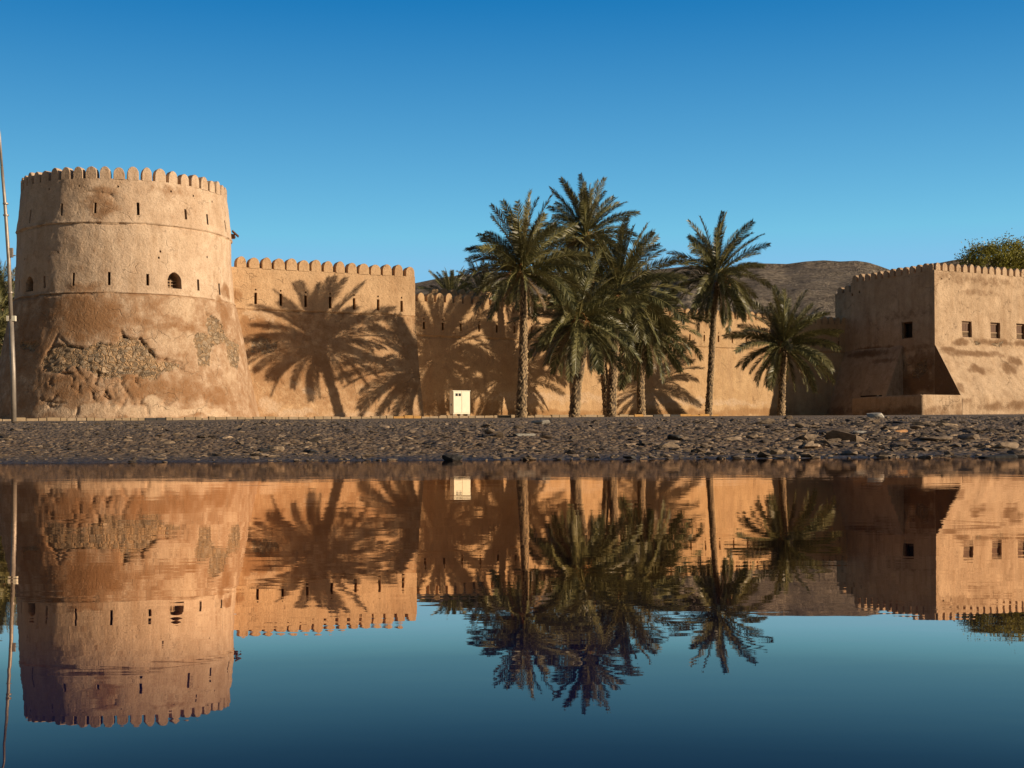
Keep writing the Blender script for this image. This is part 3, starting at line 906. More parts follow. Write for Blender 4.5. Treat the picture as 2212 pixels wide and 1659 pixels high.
# wall of an inner court, its lit merlons showing just above the near one
L3 = Line((-6.65 + .515 * -0, 99.2), atan(.6))
ztop3 = L3.hit(1000, 643)[1]
sa, sb = L3.hit(930, 640)[0], L3.hit(1290, 640)[0]
c = L3.p + L3.d * ((sa + sb) / 2)
w3 = wall_thing("inner_wall", L3, sa, sb, 1.2, ztop3, .5, [], lambda s, z, d, m: L3.p + L3.d * s + UP * z + L3.n * (plaster_disp(L3.p + L3.d * s + UP * z) - d),
                None, M_WALL2, (c.x, c.y, 1.9), "sunlit inner parapet whose rounded merlons peep over the near wall behind the tall palm", step=.3)
for k in range(int((sb - sa) / .80)):
    s = sa + .4 + k * .80
    merlon_mesh(L3.p + L3.d * s + L3.n * .03 + UP * ztop3, L3.d, L3.n, .68, .64, .48, 300 + k).obj("merlon", M_WALL2, w3)

# ------------------------------------------------------------------ square keep on the right
ANG = atan2(.477, .879)
KC = Vector((35.2, 107.75, 0))
KF = Line((KC.x, KC.y), ANG)                       # front face, s>0 to the right
KL = Line((KC.x, KC.y), ANG); KL.d = Vector((-.477, .879, 0)); KL.n = Vector((-.879, -.477, 0))  # left face, s>0 going back
KTOP = KF.hit(2033, 584.1)[1]
KB = KF.hit(2022, 745)[1]        # foot of the upright faces
def zk(x, y, L=KF, off=0): return L.hit((3100 + x / 2.989) / 1.736, (1150 + y / 2.989) / 1.736, off)
keep = empty("square_tower", (KC.x + 2, KC.y + 8, 2.0), "square plastered fort tower with wooden windows, one face lit and one in shade", "tower")
# front face
wins = []
for x0, x1, y0, y1 in ((1520, 1630, 160, 345), (1840, 1946, 175, 357), (2125, 2232, 188, 368)):
    sl, zt = zk(x0, y0); sr, zb = zk(x1, y1); wins.append((sl, sr, zb, zt, .55))
dw = wins[1][0] - wins[0][0]
for k in (3, 4, 5): wins.append((wins[0][0] + dw * k * .98, wins[0][1] + dw * k * .98, wins[0][2], wins[0][3], .55))
holes = []
for x, y in ((850, 908), (975, 915)):
    s, z = KF.hit((3340 + x / 4.424) / 1.736, (840 + y / 4.424) / 1.736); holes.append((s - .07, s + .07, z - .06, z + .06, .3))
crk = [([zk(*p) for p in [(1350, 370), (1500, 385), (1640, 400), (1800, 375), (1960, 430), (2190, 410)]], .06, .07)]
def ek(x, y, rx, ry, w, off=0):
    s, z = zk(x, y, KF, off); return (s, z, rx, ry, w)
MK = make_mask([[zk(*p) for p in [(1640, 395), (1700, 375), (1740, 420), (1660, 425)]], [zk(*p) for p in [(1850, 395), (1980, 405), (1960, 455), (1870, 440)]]], crk,
               [ek(1500, 400, 1.2, .3, .85), ek(1850, 400, 2.6, .35, .85), ek(2200, 410, 1.5, .3, .8), (3.0, KTOP - .6, 9, .5, .35), (5, KTOP - 1.6, 3, .3, .3)], [(2.2, KB + 1.6, 1.2, 1.4, .4)], 31.0)
def kfsurf(s, z, depth, m):
    q = KF.p + KF.d * s + UP * z
    if depth: return q - KF.n * depth
    edge = smooth(s / .5)
    return q + KF.n * (plaster_disp(q, 1.3) * edge - wear_disp(s, z, m[2], crk) * edge)
SF1 = 20.0
V, Fc, A = panel(0, SF1, 1.2, KTOP, .11, .11, wins + holes, kfsurf, MK)
mesh_obj("front_wall", V, Fc, M_KEEP, keep, True, A)
# left face, shaded, runs the full height because the batter stops short of the corner
SL1 = KL.hit(1838, 650)[0]
sl, zt = zk(963, 165, KL); sr, zb = zk(845, 360, KL)
lwin = (sl, sr, zb, zt, .6)
lh = []
for x, y in ((790, 540), (728, 563)):
    s, z = KL.hit((2880 + x / 2.304) / 1.736, (860 + y / 2.304) / 1.736); lh.append((s - .09, s + .09, z - .12, z + .1, .3))
crl = [([zk(*p, KL) for p in [(1215, 690), (1190, 800), (1150, 900), (1140, 960)]], .06, .08)]
MLm = make_mask([[zk(*p, KL) for p in [(1080, 600), (1120, 610), (1130, 700), (1050, 790), (960, 800), (945, 760), (1000, 640)]],
                 [zk(*p, KL) for p in [(850, 600), (880, 640), (850, 730), (835, 700)]], [zk(*p, KL) for p in [(700, 880), (780, 890), (800, 960), (680, 960)]],
                 [zk(*p, KL) for p in [(1180, 650), (1290, 670), (1340, 790), (1310, 780), (1250, 700)]]], crl,
                [zk(1000, 850, KL) + (3.0, 1.4, 1.0), zk(1100, 620, KL) + (2, 1.0, .7), zk(500, 490, KL) + (3.0, .35, 1.0), zk(1000, 460, KL) + (3, .3, .4), zk(850, 100, KL) + (4, .4, .3)], [], 41.0)
def klsurf(s, z, depth, m):
    q = KL.p + KL.d * s + UP * z
    if depth: return q - KL.n * depth
    edge = smooth(s / .5)
    return q + KL.n * (plaster_disp(q, 1.2) * edge - wear_disp(s, z, m[2], crl) * edge)
V, Fc, A = panel(0, SL1, 1.2, KTOP, .12, .12, [lwin] + lh, klsurf, MLm)
Fc = [tuple(reversed(f)) for f in Fc]
mesh_obj("side_wall", V, Fc, M_KEEP, keep, True, A)
# back part, stepped down
SL2 = KL.hit(1804, 640)[0]
KTOP2 = KL.hit(1815, 634)[1]
V, Fc, A = panel(SL1, SL2, 1.2, KTOP2, .25, .25, [], klsurf)
mesh_obj("rear_side_wall", V, Fc, M_KEEP, keep, True, A)
# roof slab, back faces and the step's end face
mb = MB()
p0, p1, p2, p3 = (KF.p + KL.n * -.0, KF.p + KF.d * SF1, KF.p + KF.d * SF1 + KL.d * SL1, KF.p + KL.d * SL1)
rz = KTOP - .5
mb.add([q + UP * rz for q in (p0 + KF.d * .45 + KL.d * .45, p1 + KL.d * .45, p2, p3 + KF.d * .45)], [(0, 1, 2, 3)])
mb.add([q + UP * h_ for h_ in (1.2, KTOP) for q in (p1, p2, p3)], [(0, 1, 4, 3), (1, 2, 5, 4)])
mb.add([p0 + UP * KTOP, p1 + UP * KTOP, p1 + KL.d * .45 + UP * KTOP, p0 + KF.d * .45 + KL.d * .45 + UP * KTOP, p3 + KF.d * .45 + UP * KTOP, p3 + UP * KTOP], [(0, 1, 2, 3), (0, 3, 4, 5)])
mb.add([p0 + KF.d * .45 + KL.d * .45 + UP * KTOP, p1 + KL.d * .45 + UP * KTOP, p1 + KL.d * .45 + UP * rz, p0 + KF.d * .45 + KL.d * .45 + UP * rz, p3 + KF.d * .45 + UP * KTOP, p3 + KF.d * .45 + UP * rz], [(0, 1, 2, 3), (0, 3, 5, 4)])
q2 = KF.p + KL.d * SL2
mb.add([p3 + UP * KTOP2, q2 + UP * KTOP2, q2 + KF.d * .45 + UP * KTOP2, p3 + KF.d * .45 + UP * KTOP2, q2 + UP * 1.2, q2 + KF.d * 8 + UP * 1.2, q2 + KF.d * 8 + UP * (KTOP2 - .4), q2 + UP * KTOP2],
       [(0, 1, 2, 3), (4, 5, 6, 7)])
mb.obj("roof", M_KEEP, keep)
# merlons
fx = [KF.hit((3340 + x / 4.424) / 1.736, 575)[0] for x in (785, 2100)]
spf = (fx[1] - fx[0]) / 12
s = fx[0]; k = 0
while s < SF1 - .3:
    merlon_mesh(KF.p + KF.d * s + KF.n * .02 + UP * KTOP, KF.d, KF.n, spf * .76, .69, .42, 400 + k, .5).obj("merlon", M_KEEP, keep); s += spf; k += 1
spl = SL1 / 13
for k in range(1, 13):
    merlon_mesh(KL.p + KL.d * (spl * (k + .35)) + KL.n * .02 + UP * KTOP, -KL.d, KL.n, spl * .78, .66, .42, 430 + k, .5).obj("merlon", M_KEEP, keep)
merlon_mesh(KL.p + KL.d * .42 + KL.n * .02 + UP * KTOP, -KL.d, KL.n, spl * .8, .67, .42, 429, .5).obj("merlon", M_KEEP, keep)
for k in range(int((SL2 - SL1) / .85)):
    merlon_mesh(KL.p + KL.d * (SL1 + .5 + k * .9) + KL.n * .02 + UP * KTOP2, -KL.d, KL.n, .72, .62, .42, 450 + k, .5).obj("merlon", M_KEEP, keep)
# windows: frame, plank shutter, turned lattice below
def window(root, L, w, depth, shutters=True):
    sl, sr, zb, zt, _ = w
    if sl > sr: sl, sr = sr, sl
    c = L.p + L.d * ((sl + sr) / 2) - L.n * depth
    hw, hh, zm = (sr - sl) / 2, (zt - zb) / 2, (zt + zb) / 2
    mb = MB(); fw = .055
    for sx_ in (-1, 1): mb.box(c + L.d * sx_ * (hw - fw) + UP * zm, L.d, L.n, UP, fw, .05, hh)
    for sz_ in (-1, 1): mb.box(c + UP * (zm + sz_ * (hh - fw)) , L.d, L.n, UP, hw - 2 * fw - .002, .046, fw)
    fr_ = mb.obj("window_frame", M_WOOD, root)
    if shutters:
        mb = MB(); n = 5
        zl = zb + .36 * (zt - zb)
        for k in range(n):
            x_ = (k + .5) / n * 2 - 1
            mb.box(c - L.n * .02 + L.d * x_ * (hw - 2 * fw) + UP * ((zl + zt - 2 * fw) / 2), L.d, L.n, UP, (hw - 2 * fw) / n * .92, .015 + .006 * (k % 2), (zt - 2 * fw - zl) / 2 - .01)
        mb.obj("shutter", M_WOOD, root)
        mb = MB()
        mb.box(c + UP * zl, L.d, L.n, UP, hw - 2 * fw - .004, .05, .035)
        for k in range(3): mb.box(c + UP * lerp(zb + 2 * fw, zl, (k + .6) / 3.4), L.d, L.n, UP, hw - 2 * fw - .004, .02, .014)
        for k in range(6): mb.box(c + L.d * ((k + .5) / 6 * 2 - 1) * (hw - 2 * fw) + UP * ((zb + 2 * fw + zl) / 2), L.d, L.n, UP, .014, .014, (zl - zb) / 2 - fw)
        mb.box(c + UP * (zt - 2.6 * fw), L.d, L.n, UP, hw - 2 * fw - .004, .04, .02)
        mb.obj("lattice", M_WOODL, root)
for w in wins: window(keep, KF, w, .27)
window(keep, KL, lwin, .32, False)
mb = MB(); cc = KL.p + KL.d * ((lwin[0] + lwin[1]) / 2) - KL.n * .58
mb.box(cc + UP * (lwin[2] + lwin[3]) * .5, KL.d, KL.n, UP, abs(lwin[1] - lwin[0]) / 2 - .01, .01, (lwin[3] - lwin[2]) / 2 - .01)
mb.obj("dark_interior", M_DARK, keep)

# battered skirts: sloping solid in front of a wall plane
def skirt(name, L, s0, s1, ztop, zbot, out, zpl, cut0, cut1, mask, seed, flip=False):
    """slope from the wall at ztop to `out` in front at zbot, then an upright plinth down to zpl"""
    V, Fc, A = [], [], {"stain": [], "pale": [], "rubble": []}
    ns, nz = int(abs(s1 - s0) / .12), int((ztop - zpl) / .12)
    for j in range(nz + 1):
        z = lerp(zpl, ztop, j / nz)
        o_ = out if z < zbot else out * ((ztop - z) / (ztop - zbot)) ** 1.0
        for i in range(ns + 1):
            s = lerp(s0, s1, i / ns)
            mm = mask(s, z) if mask else (0, 0, 0)
            q = L.p + L.d * s + UP * z
            dd = plaster_disp(q + Vector((seed, 0, 0)), 1.6) * (1 - abs(2 * (i / ns) - 1) ** 12)
            V.append(q + L.n * (o_ + dd + .03 * (1 if j < nz else 0)))
            A["stain"].append(mm[0]); A["pale"].append(mm[1]); A["rubble"].append(mm[2])
    for j in range(nz):
        for i in range(ns):
            Fc.append((j * (ns + 1) + i, j * (ns + 1) + i + 1, (j + 1) * (ns + 1) + i + 1, (j + 1) * (ns + 1) + i))
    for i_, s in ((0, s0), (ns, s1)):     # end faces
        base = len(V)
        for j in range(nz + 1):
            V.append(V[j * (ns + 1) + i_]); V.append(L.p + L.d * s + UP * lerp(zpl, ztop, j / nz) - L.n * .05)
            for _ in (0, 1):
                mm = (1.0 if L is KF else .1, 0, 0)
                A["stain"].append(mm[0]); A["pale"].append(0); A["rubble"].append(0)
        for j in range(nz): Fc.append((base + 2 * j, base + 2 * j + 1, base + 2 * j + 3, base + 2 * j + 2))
    if flip: Fc = [tuple(reversed(f)) for f in Fc]
    return mesh_obj(name, V, Fc, M_KEEP, keep, True, A)
PL_Z = 3.44
MS = make_mask([], [], [ek(1700, 520, 4.0, .35, .85, 1), ek(1450, 480, 1.2, .3, .8, 1), ek(1720, 700, 1.2, .45, .9, 1.5), ek(2080, 680, .9, .6, .9, 1.5), ek(2180, 600, 1, .5, .9, 1.5), ek(1400, 800, .35, 1.0, .5, 2), ek(1520, 900, .6, .6, .5, 2.5),
                        ek(1560, 1060, 1.0, .3, .5, 2.8), ek(1850, 1120, 2.0, .45, .65, 2.8), ek(2150, 1110, 2.0, .45, .65, 2.8)],
                [ek(1900, 900, 4, .8, .45, 2), ek(1300, 560, .4, 1.2, .5, 1)], 51.0)
skirt("battered_skirt", KF, 0, SF1, KB, PL_Z, 2.86, 1.2, 0, 0, MS, 1)
MS2 = make_mask([], [], [(7.5, KB - .3, 2.5, .35, .9), (5.5, KB - 1.1, 1.8, .25, .5), (9, 2.6, 2.5, .5, .5)], [], 61.0)
skirt("battered_skirt", KL, SL2 - .2, 3.6, KL.hit(1838, 757)[1], 1.3, 3.1, 1.2, 0, 0, MS2, 2, False)

# low L-shaped enclosure wall
lw = empty("low_wall", (33.2, 103.6, 2.0), "low plain plaster wall forming an L at the foot of the square tower", "wall")
PF = Line((KC.x + KF.n.x * 2.86, KC.y + KF.n.y * 2.86), ANG)
sc_, _ = PF.hit(1992, 870)
PFc = PF.p + PF.d * sc_
PLn = Line((PFc.x, PFc.y), ANG); PLn.d = KL.d; PLn.n = KL.n
swb, _ = PLn.hit(1841, 870)
LWZ = PF.hit(1992, 852)[1]
def lwsurf(L, flip=1):
    def f(s, z, depth, m):
        q = L.p + L.d * s + UP * z
        if depth: return q - L.n * depth
        r = .10
        # rounded outer corner and top
        ds = min(r, max(0, r - abs(s - (sc_ if L is PF else 0))))
        dz = max(0, r - (LWZ - z))
        return q + L.n * (plaster_disp(q, .6) - (r - sqrt(max(0, r * r - ds * ds))) - (r - sqrt(max(0, r * r - min(dz, r) ** 2))))
    return f
MLW = make_mask([], [], [(-2.5, 2.4, 2, .5, .5), (1, 2.4, 3, .5, .5), (5, 2.2, 4, .5, .5)], [(-2, 3.2, 2, .5, .4)], 71.0)
V, Fc, A = panel(sc_, -.01, 1.2, LWZ, .09, .09, [], lwsurf(PF), MLW)
mesh_obj("front_face", V, Fc, M_KEEP, lw, True, A)
V, Fc, A = panel(0, swb, 1.2, LWZ, .1, .1, [], lwsurf(PLn), MLW)
mesh_obj("side_face", V, [tuple(reversed(f)) for f in Fc], M_KEEP, lw, True, A)
mb = MB(); T = .35
a = PFc + UP * (LWZ - .1); ins = PFc + PF.d * T + KL.d * T
e1 = PF.p + PF.d * -.01; e2_ = PLn.p + PLn.d * swb
top = [PFc + (PF.d + KL.d) * .1, e1 + KL.d * .1, e1 + KL.d * T, ins, e2_ + PF.d * T, e2_ + PF.d * .1]
mb.add([q + UP * (LWZ - .001) for q in top], [(0, 1, 2, 3), (0, 3, 4, 5)])
inn = [e1 + KL.d * T, ins, e2_ + PF.d * T, e2_ + PF.d * .01]
mb.add([q + UP * h_ for h_ in (1.2, LWZ - .002) for q in inn], [(0, 1, 5, 4), (1, 2, 6, 5), (2, 3, 7, 6)])
mb.obj("coping", M_KEEP, lw)
# dark crate lid standing behind the low wall
q = PLn.hit((2880 + 830 / 2.304) / 1.736, 852)[0]
cq = PLn.p + PLn.d * q + PF.d * .8
mb = MB(); mb.box(cq + UP * (LWZ + .02), KL.d, PF.d, UP, .95, .3, .12)
o = mb.obj("lidded_box", M_DARK, None)
o.data.transform(Matrix.Translation(-cq - UP * 2.0)); o.location = cq + UP * 2.0
mb2 = MB(); mb2.box(UP * .75, KL.d, PF.d, UP, .8, .25, .83)
bm_ = bmesh.new(); bm_.from_mesh(o.data)
tmp = bpy.data.meshes.new("tmp"); tmp.from_pydata(mb2.v, [], mb2.f); bm_.from_mesh(tmp); bm_.to_mesh(o.data); bm_.free(); bpy.data.meshes.remove(tmp)
tag(o, "dark flat-topped bin showing just above the shaded low wall", "bin")

# ------------------------------------------------------------------ kerbs and paving at the wall foot
def kerb(name, p0, ang, s0, s1, blk, hgt, mats, seed, kind):
    L = Line(p0, ang); rnd = random.Random(seed)
    V, Fc, mi = [], [], []
    s = s0
    mb = MB(); idx = []
    while s < s1:
        w = blk * rnd.uniform(.6, 1.3)
        q = L.p + L.d * (s + w / 2)
        gz = ground_z(q.x, q.y, False)
        mb.box(Vector((q.x, q.y, gz + hgt / 2 - .08 + rnd.uniform(-.012, .012))), (L.d + L.n * rnd.uniform(-.02, .02)).normalized(), L.n, UP, w / 2 - .012, .12 + rnd.uniform(-.02, .03), hgt / 2 + .08 + rnd.uniform(-.035, .03))
        idx += [rnd.choices(range(len(mats)), weights=kind(s + w / 2, L))[0]] * 6
        s += w
    o = mesh_obj(name, mb.v, mb.f, mats)
    o.data.polygons.foreach_set("material_index", idx)
    m = o.modifiers.new("bev", 'BEVEL'); m.width = .025; m.segments = 2
    tag(o, kind="structure")
MK1 = simple_mat("kerb_cream", (.38, .27, .155), .85, scale=5, bump=.3)
MK2 = simple_mat("kerb_ochre", (.52, .28, .08), .85, scale=5, bump=.3)
MK3 = simple_mat("kerb_black", (.05, .045, .04), .85, scale=5, bump=.3)
MK4 = simple_mat("kerb_tan", (.40, .29, .18), .85, scale=5, bump=.3)
kerb("kerb", (-19, 64), atan(.5), -20, 24.5, .5, .13, [MK1, MK2, MK3, MK4], 3, lambda s, L: (6, 1, .1, 3))
kerb("kerb", (-6.0, 86.2), atan(.55), 0, 24, .8, .14, [MK1, MK2, MK3, MK4], 11, lambda s, L: (5, 1.6, 2.4, 1))
# paved apron strip between the kerb and the walls
vs, fs = [], []
Lk = Line((-19, 64), atan(.5)); Lk2 = Line((-6.0, 86.2), atan(.55))
for j, (La, a0, a1) in enumerate(((Lk, -20, 24.5), (Lk2, 0, 24))):
    b0 = len(vs); n_ = 60
    for i in range(n_ + 1):
        for off in np.linspace(.12, 9 if j == 0 else 9.5, 8):
            q = La.p + La.d * lerp(a0, a1, i / n_) - La.n * off
            vs.append((q.x, q.y, ground_z(q.x, q.y, False) + .09))
    for i in range(n_):
        for k in range(7): fs.append((b0 + i * 8 + k, b0 + (i + 1) * 8 + k, b0 + (i + 1) * 8 + k + 1, b0 + i * 8 + k + 1))
o = mesh_obj("pavement", vs, fs, M_PAVE); tag(o, kind="structure")

# ------------------------------------------------------------------ electrical cabinet
cu = at(993.5, 903, 90.5)
gz = ground_z(cu.x, cu.y, False) + .09
cab = empty("utility_cabinet", (cu.x, cu.y, gz), "tall cream metal electrical cabinet standing against the wall between palm shadows", "cabinet")
d, n = KF.d, KF.n
ctop = at(993.5, 845, 90.5).z
hw, hd = .66, .28
mb = MB(); mb.box(Vector((cu.x, cu.y, (gz + .16 + ctop) / 2)), d, n, UP, hw, hd, (ctop - gz - .16) / 2)
o = mb.obj("cabinet_body", M_CAB, cab); o.modifiers.new("bev", 'BEVEL').width = .02
mb = MB()
for sx_ in (-1, 1): mb.box(Vector((cu.x, cu.y, (gz + .22 + ctop) / 2)) + d * sx_ * hw * .49 + n * (hd + .012), d, n, UP, hw * .475, .012, (ctop - gz - .16) / 2 - .06)
o = mb.obj("door", M_CAB, cab); o.modifiers.new("bev", 'BEVEL').width = .006
for k in range(2):
    mb = MB(); mb.box(Vector((cu.x, cu.y, ctop - .26)) + d * (-hw + .27 + k * .24) + n * (hd + .03), d, n, UP, .085, .012, .095)
    mb.obj("meter_glass", M_CABD, cab)
mb = MB(); mb.box(Vector((cu.x, cu.y, ctop - .95)) + d * (-hw - .012), d, n, UP, .012, .05, .07); mb.obj("latch", M_CABD, cab)
for k in (-1, 0, 1):
    mb = MB(); mb.box(Vector((cu.x, cu.y, gz + .07)) + d * k * (hw - .1), d, n, UP, .09, hd - .02, .1); mb.obj("foot", M_CONC, cab)
mb = MB(); mb.box(Vector((cu.x, cu.y, ctop + .015)), d, n, UP, hw + .03, hd + .03, .022); mb.obj("top_cap", M_CAB, cab)

# ------------------------------------------------------------------ lamp post on the left
DP = 55.0
pts = [at(30, 914, DP), at(28.5, 800, DP), at(24, 690, DP), at(19, 560, DP), at(10, 430, DP), at(4, 360, DP), at(-1, 290, DP), at(-14, 215, DP), at(-34, 160, DP), at(-60, 130, DP)]
pts[0].z = ground_z(pts[0].x, pts[0].y) - .1
lp = empty("lamp_post", (pts[0].x, pts[0].y, pts[0].z + .1), "leaning tapered grey metal lamp post at the far left edge before the round tower", "lamp post")
mb = MB(); mb.tube(pts[:3] , [.11, .104, .098], 14); mb.obj("lower_pole", M_POLE, lp, smooth_faces=True)
mb = MB(); mb.tube(pts[2:6], [.088, .08, .068, .06], 14); mb.obj("middle_pole", M_POLE, lp, smooth_faces=True)
mb = MB(); mb.tube(pts[5:], [.053, .048, .044, .04, .036], 12); mb.obj("curved_arm", M_POLE, lp, smooth_faces=True)
for x, y in ((24, 688),):
    for sgn in (-1, 1):
        q = at(x + sgn * 6.2, y, DP)
        mb = MB(); mb.box(q, Vector((1, 0, 0)), Vector((0, 1, 0)), UP, .075 if sgn > 0 else .05, .09, .11); mb.obj("junction_box", M_BOXP, lp)
for x, y in ((13, 465), (12.2, 440), (22.5, 632)):
    q = at(x, y, DP); mb = MB(); mb.tube([q - UP * .03, q + UP * .03], [.115, .115], 14); mb.obj("clamp_band", M_POLE, lp)
q = at(21.5, 546, DP)
mb = MB(); mb.box(q + Vector((.06, 0, 0)), Vector((1, 0, 0)), Vector((0, 1, 0)), UP, .07, .05, .2); mb.box(q + Vector((.18, 0, -.12)), Vector((1, 0, 0)), Vector((0, 1, 0)), UP, .06, .02, .02)
mb.obj("bracket", M_POLE, lp)
q = pts[-1]; mb = MB()
mb.box(q + Vector((-.35, 0, 0)), Vector((1, 0, .1)).normalized(), Vector((0, 1, 0)), UP, .4, .14, .06); mb.obj("lamp_head", M_POLE, lp)

# ------------------------------------------------------------------ date palms
def frond_mesh(name, e0, bend, L, seed, twist=0.0, dens=76, mat=None, ll=.58):
    """one pinnate frond rising from the origin in the XZ plane"""
    rnd = random.Random(seed)
    N = 22
    pts, tans = [Vector((0, 0, 0))], []
    side = rnd.uniform(-.18, .18)
    for i in range(N):
        t = i / N
        e = e0 - bend * (t ** 1.5)
        az = side * t * t
        dv = Vector((cos(e) * cos(az), cos(e) * sin(az), sin(e)))
        tans.append(dv); pts.append(pts[-1] + dv * L / N)
    tans.append(tans[-1])
    V, Fc, tint = [], [], []
    # rachis
    for i, p_ in enumerate(pts):
        t = tans[i]; r = lerp(.045, .008, i / N) * (1.5 if i == 0 else 1)
        a = Vector((0, 1, 0)); b2 = t.cross(a).normalized()
        for k in range(4):
            V.append(p_ + (a * cos(k * pi / 2) * 1.2 + b2 * sin(k * pi / 2)) * r); tint.append(1.0)
    for i in range(N):
        for k in range(4): Fc.append((i * 4 + k, i * 4 + (k + 1) % 4, (i + 1) * 4 + (k + 1) % 4, (i + 1) * 4 + k))
    for k in range(dens):
        for sgn in (-1, 1):
            t = lerp(.13, .995, (k + rnd.uniform(-.3, .3)) / dens)
            f = min(max(t, 0), .999) * N; i = int(f); fr_ = f - i
            p_ = pts[i].lerp(pts[i + 1], fr_); tn = tans[i].lerp(tans[i + 1], fr_).normalized()
            b2 = Vector((0, 1, 0)); up = b2.cross(tn).normalized() * -1
            if up.z < 0 and abs(tn.z) < .99: up = -up
            length = ll * (.35 + .65 * sin(min(1, t * 1.25 + .12) * pi * .62)) * rnd.uniform(.85, 1.1) * (1 if t < .8 else lerp(1, .45, (t - .8) / .2))
            fwd = lerp(.55, 1.35, t)
            vee = lerp(.42, .18, t) + rnd.uniform(-.22, .22)
            tw = twist
            bx = b2 * cos(tw) + up * sin(tw); ux = up * cos(tw) - b2 * sin(tw)
            dr = (bx * sgn + tn * fwd + ux * vee).normalized()
            droop = Vector((0, 0, -1)) * length * rnd.uniform(.05, .22)
            w = rnd.uniform(.030, .045)
            wd = dr.cross(ux).normalized() * w * .5 + ux * w * rnd.uniform(-.4, .4)
            b0 = len(V)
            mid = p_ + dr * length * .45 + droop * .2
            V += [p_ - wd * .6, p_ + wd * .6, mid + wd, mid - wd, p_ + dr * length + droop]
            tv = min(1, max(0, rnd.gauss(.45, .28))); tint += [tv] * 5
            Fc += [(b0, b0 + 1, b0 + 2, b0 + 3), (b0 + 3, b0 + 2, b0 + 4)]
    me = bpy.data.meshes.new(name)
    me.from_pydata([tuple(v) for v in V], [], Fc)
    a = me.attributes.new("tint", 'FLOAT', 'POINT'); a.data.foreach_set("value", tint)
    me.materials.append(mat or M_FROND)
    return me

ELEV = [86, 74, 62, 50, 38, 26, 12, -4, -20, -38, -58]
FR = {}
for e in ELEV:
    FR[e] = [frond_mesh("frond", radians(e), radians(b_), 1.0 * 4.0, int(e * 7 + j * 13 + 500), tw) for j, (b_, tw) in enumerate(
        ((lerp(14, 50, (86 - e) / 90) if e > -10 else 38, 0.5), (lerp(26, 66, (86 - e) / 90) if e > -10 else 50, -0.6), (lerp(16, 58, (86 - e) / 90) if e > -10 else 30, 1.1)))]
FRD = [frond_mesh("frond", radians(e), radians(40), 3.4, 900 + j, .4, 40, M_FROND_DRY, .4) for j, e in enumerate((-40, -60, -72))]

def trunk_mesh(pts, r0, r1, rnd_seed, ztip_extra=.4):
    pts = [Vector(p) for p in pts]
    # resample
    seg = [0]
    for a, b2 in zip(pts, pts[1:]): seg.append(seg[-1] + (b2 - a).length)
    Lt = seg[-1]
    def P(l):
        for k in range(len(pts) - 1):
            if l <= seg[k + 1] or k == len(pts) - 2:
                t = (l - seg[k]) / (seg[k + 1] - seg[k])
                p0 = pts[max(k - 1, 0)]; p1 = pts[k]; p2 = pts[k + 1]; p3 = pts[min(k + 2, len(pts) - 1)]
                return 0.5 * ((2 * p1) + (p2 - p0) * t + (2 * p0 - 5 * p1 + 4 * p2 - p3) * t * t + (3 * p1 - p0 - 3 * p2 + p3) * t ** 3)
    na = 36; nl = int(Lt / .045)
    V, Fc, cav = [], [], []
    rows, per = .17, 10          # boot rows
    rnd = random.Random(rnd_seed)
    for i in range(nl + 1):
        l = Lt * i / nl
        c_ = P(l); k = l / Lt
        r = .92 * lerp(r0, r1, smooth(k * 1.2)) * (1 + .18 * math.exp(-l / .5))
        if k > .9: r *= lerp(1, 1.25, (k - .9) / .1)
        for j in range(na):
            a = 2 * pi * j / na
            # diamond leaf bases: two interleaved rows, sawtooth outward with height
            row = l / rows
            bump_ = 0
            for sh in (0, .5):
                rr = row + sh
                fr_ = rr - math.floor(rr)
                ph_ = a / (2 * pi) * per + (0 if sh == 0 else .5) + math.floor(rr) * .38; ph = ph_ % 1.0
                w = 1 - abs(ph - .5) * 2
                hgt = max(0, w * 1.5 - abs(fr_ - .55) * 1.9)
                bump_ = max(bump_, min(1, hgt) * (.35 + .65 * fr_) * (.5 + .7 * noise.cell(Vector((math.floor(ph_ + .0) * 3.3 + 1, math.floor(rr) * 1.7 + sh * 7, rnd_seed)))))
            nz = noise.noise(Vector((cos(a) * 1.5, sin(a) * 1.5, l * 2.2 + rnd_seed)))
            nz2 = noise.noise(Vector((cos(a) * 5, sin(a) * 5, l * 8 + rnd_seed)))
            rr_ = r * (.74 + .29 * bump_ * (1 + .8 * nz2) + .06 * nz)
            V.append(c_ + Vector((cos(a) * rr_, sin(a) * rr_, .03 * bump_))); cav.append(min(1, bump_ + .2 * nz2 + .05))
    for i in range(nl):
        for j in range(na): Fc.append((i * na + j, i * na + (j + 1) % na, (i + 1) * na + (j + 1) % na, (i + 1) * na + j))
    Fc.append(tuple(nl * na + j for j in range(na)))
    return V, Fc, cav

